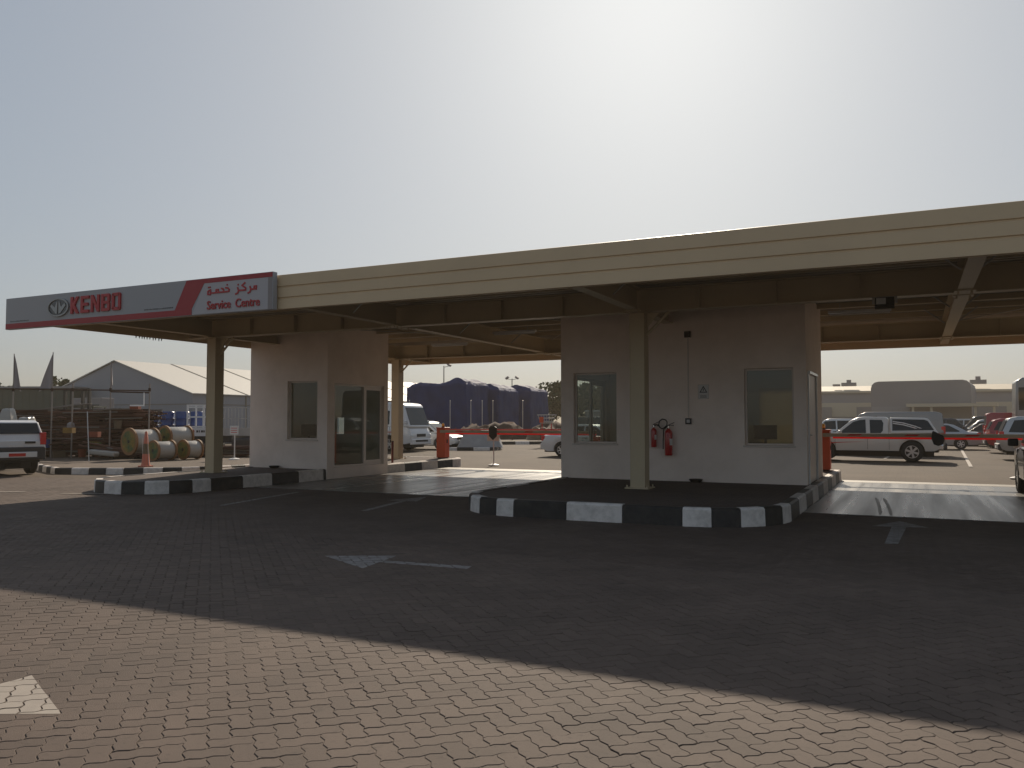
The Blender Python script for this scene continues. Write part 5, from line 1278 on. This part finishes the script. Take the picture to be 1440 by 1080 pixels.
# ------------------------------------------------------------------ warehouses on the right
w = thing('warehouse', 'long low warehouse with cream parapet and grey walls across the right background', 'warehouse')
wp, wq = Vector((-24,127,0)), Vector((45,131,0))
b = MB(); b.mat(M['whgrey']); quadbox(b, wp, wq, 20, 0, 5.6); b.build('wall', w)
b = MB(); b.mat(M['wh']); pp, qq = wp+Vector((-.2,-.3,0)), wq+Vector((.2,-.3,0))
b.add([(pp.x,pp.y,5.601),(qq.x,qq.y,5.601),(qq.x,qq.y+9,5.601),(pp.x,pp.y+9,5.601),(pp.x,pp.y,5.9),(qq.x,qq.y,5.9),(qq.x,qq.y+9,6.95),(pp.x,pp.y+9,6.95)],[(0,3,2,1),(4,5,6,7),(0,1,5,4),(1,2,6,5),(2,3,7,6),(3,0,4,7)]); b.build('roof', w)
b = MB(); b.mat(M['wh']); quadbox(b, wp+Vector((0,-.1,0)), wq+Vector((0,-.1,0)), .08, 2.2, 4.2); b.build('wall_band', w)
for k in range(9):
    b = MB(); b.mat(M['whdark']); x = -22+k*7.3; yy = 127+ (x+24)*4/69
    b.box(x,x+4,yy-.16,yy-.12,0,3.6); b.build('roller_door', w)
for (x,h_) in ((-8.5,.7),(8.0,.8)):
    t = thing('roof_unit', 'small plant unit on the warehouse roof %s' % ('left of the grey block' if x < 0 else 'right of centre'), 'roof unit', (x,130,6.7 if x<0 else 6.7))
    b = MB(); b.mat(M['whdark']).box(-1,1,-.6,.6,0,h_*.7); b.box(-.3,.3,-.3,.3,h_*.71,h_*1.3); b.box(-2.2,-1.2,-.4,.4,0,.3); b.build('casing', t)
w = thing('grey_block', 'plain grey-brown industrial block with rounded upper corners before the warehouse', 'building')
P0 = (-4.9, 114.4); ang = math.atan2(113.4-114.4, 4.27+4.9)
b = MB(); b.mat(M['whdark']); zt = 6.6
def rr(x0,x1,z1,r): return [(x0,0),(x1,0)] + [(x1-r+r*math.cos(R_(a)), z1-r+r*math.sin(R_(a))) for a in (0,30,60,90)] + [(x0+r+r*math.cos(R_(a)), z1-r+r*math.sin(R_(a))) for a in (90,120,150,180)]
b.prism(rr(0,11.2,6.6,.9), 0, 10, 'xz'); o = b.build('wall', w); o.location = (P0[0],P0[1],0); o.rotation_euler = (0,0,ang)
b = MB(); b.mat(M['whgrey']).box(0.1,4.5,-.2,-.01,0,3.4); o = b.build('white_panel', w); o.location = (P0[0],P0[1],0); o.rotation_euler = (0,0,ang)
b = MB(); b.mat(M['wh']).box(4.4,14,-3,-.3,3.3,3.7); 
for x in (5,7,11.6,13.5): b.box(x,x+.25,-2.8,-2.6,0,3.299)
o = b.build('porch', w); o.location = (P0[0],P0[1],0); o.rotation_euler = (0,0,ang)
# grey pillar building at the right edge
t = thing('pillar_building', 'narrow pale building end standing right of the warehouse near the coach', 'building', (12.4,100,0))
b = MB(); b.mat(M['wh']).box(-1.2,8,0,8,0,5.4); b.build('wall', t); b = MB(); b.mat(M['whdark']).box(-.6,7.5,-.06,-.001,2.5,3.6); b.build('window', t)

# ------------------------------------------------------------------ trees
def tree(x, y, h, r, seed, label, leafsize=.28, n=1500, trunk_h=None, name='tree', asp=1.0):
    rn = random.Random(seed); t = thing(name, label, 'tree', (x,y,0))
    th = trunk_h or h*.35
    b = MB(); b.mat(M['bark']); b.cyl((0,0,0),(.1,0,th),.22*h/8,.13*h/8,n=8)
    cl = []
    for k in range(17):
        a = rn.uniform(0,6.28); rad = r*rn.uniform(.1,.85); zz = th + (h-th)*rn.uniform(.15,.85)
        cc = Vector((rad*math.cos(a), rad*math.sin(a), zz)); b.cyl((.1,0,th*rn.uniform(.7,1)), tuple(cc), .07*h/8, .02, n=5); cl.append((cc, r*rn.choice((.14,.2,.26,.36))))
    b.build('trunk', t)
    vs, fs = [], []
    for k in range(n):
        c, cr = rn.choice(cl); 
        u = Vector((rn.gauss(0,1),rn.gauss(0,1),rn.gauss(0,1))).normalized()*cr*(rn.random()**.45); u.z *= .75*asp
        p = c+u; s = leafsize*rn.uniform(.5,1.2)
        a = Vector((rn.gauss(0,1),rn.gauss(0,1),rn.gauss(0,1))).normalized(); bb_ = a.orthogonal().normalized()
        o_ = len(vs); vs += [tuple(p-a*s*.5), tuple(p+bb_*s*.35), tuple(p+a*s*.5), tuple(p-bb_*s*.35)]; fs.append((o_,o_+1,o_+2,o_+3))
    b = MB(); b.mat(M['leaf']).add(vs, fs); b.build('crown', t, fix=False)
tree(-39.9,97.3,6.9,4.2,1,'dark tree right beside the wide booth wall, tallest of the skyline trees',.5,2600)
tree(-36.5,101,6.2,4,2,'dark tree seen through the left window of the wide booth',.5,2200)
tree(-43.5,101,4.9,3.8,3,'lower rounded tree between the navy stacks and the tallest tree',.45,2000)
tree(-47.0,99,5.4,3.2,4,'tree peeping out right behind the farthest navy stack',.45,1600)
tree(-33,104,6.0,4,5,'dark tree behind the wide booth window, rightmost of the group',.5,1800)
tree(-40.5,104,5.4,5,6,'wide bushy tree filling the gap behind the skyline trees',.5,2600)
tree(-71.6,50.5,6.3,1.9,8,'small loose tree left of the tent gable',.35,800)
tree(-77.5,48.0,5.4,2.6,9,'dark bush-like tree at the far left edge above the shed',.4,1100)

# ------------------------------------------------------------------ haze
HAZE = 0.0009
if HAZE > 0:
    hb = MB(); hm = bpy.data.materials.new('haze'); hm.use_nodes = True; nt = hm.node_tree
    for n_ in list(nt.nodes):
        if n_.type == 'BSDF_PRINCIPLED': nt.nodes.remove(n_)
    out = [n_ for n_ in nt.nodes if n_.type == 'OUTPUT_MATERIAL'][0]
    pvn = nt.nodes.new('ShaderNodeVolumePrincipled'); pvn.inputs['Color'].default_value = (.95,.80,.60,1); pvn.inputs['Density'].default_value = HAZE; pvn.inputs['Anisotropy'].default_value = .1
    nt.links.new(pvn.outputs[0], out.inputs['Volume'])
    hb.mat(hm).box(-710,710,-310,910,-1.1,11.5); o = hb.build('haze'); o['kind'] = 'stuff'

# ------------------------------------------------------------------ light, sky, camera
sd = Vector((-2.05, 7.13, 4.39)).normalized()   # towards the sun
elev = math.asin(sd.z)
sl = bpy.data.lights.new('sun', 'SUN'); sl.energy = 5.0; sl.angle = R_(.6); sl.color = (1.0,.87,.70)
so = bpy.data.objects.new('sun', sl); COL.objects.link(so); so.rotation_euler = sd.to_track_quat('Z', 'Y').to_euler()
wd = bpy.data.worlds.new('World'); scene.world = wd; wd.use_nodes = True
nt = wd.node_tree; bg = nt.nodes['Background']
sky = nt.nodes.new('ShaderNodeTexSky'); sky.sky_type = 'NISHITA'; sky.sun_disc = False
sky.sun_elevation = elev; sky.sun_rotation = math.atan2(sd.x, sd.y)
sky.air_density = 1.0; sky.dust_density = 2.4; sky.ozone_density = 2.4; sky.altitude = 0
gm = nt.nodes.new('ShaderNodeGamma'); gm.inputs[1].default_value = .39
tn_ = nt.nodes.new('ShaderNodeMix'); tn_.data_type = 'RGBA'; tn_.blend_type = 'MULTIPLY'; tn_.inputs['Factor'].default_value = 1; tn_.inputs['B'].default_value = (.945,1.0,1.045,1)
nt.links.new(sky.outputs[0], gm.inputs[0]); nt.links.new(gm.outputs[0], tn_.inputs['A']); nt.links.new(tn_.outputs['Result'], bg.inputs['Color']); bg.inputs['Strength'].default_value = .222
cd = bpy.data.cameras.new('camera'); co_ = bpy.data.objects.new('camera', cd); COL.objects.link(co_)
cd.sensor_width = 36; cd.lens = 36*1157/1440; cd.clip_end = 3000; cd.clip_start = .05
co_.location = (0,0,1.6); co_.rotation_euler = (R_(90+2.573), 0, R_(26.03))
scene.camera = co_
scene.view_settings.view_transform = 'Standard'; scene.view_settings.look = 'None'; scene.view_settings.exposure = 0; scene.view_settings.gamma = 1
scene.cycles.volume_bounces = 0; scene.cycles.max_bounces = 8
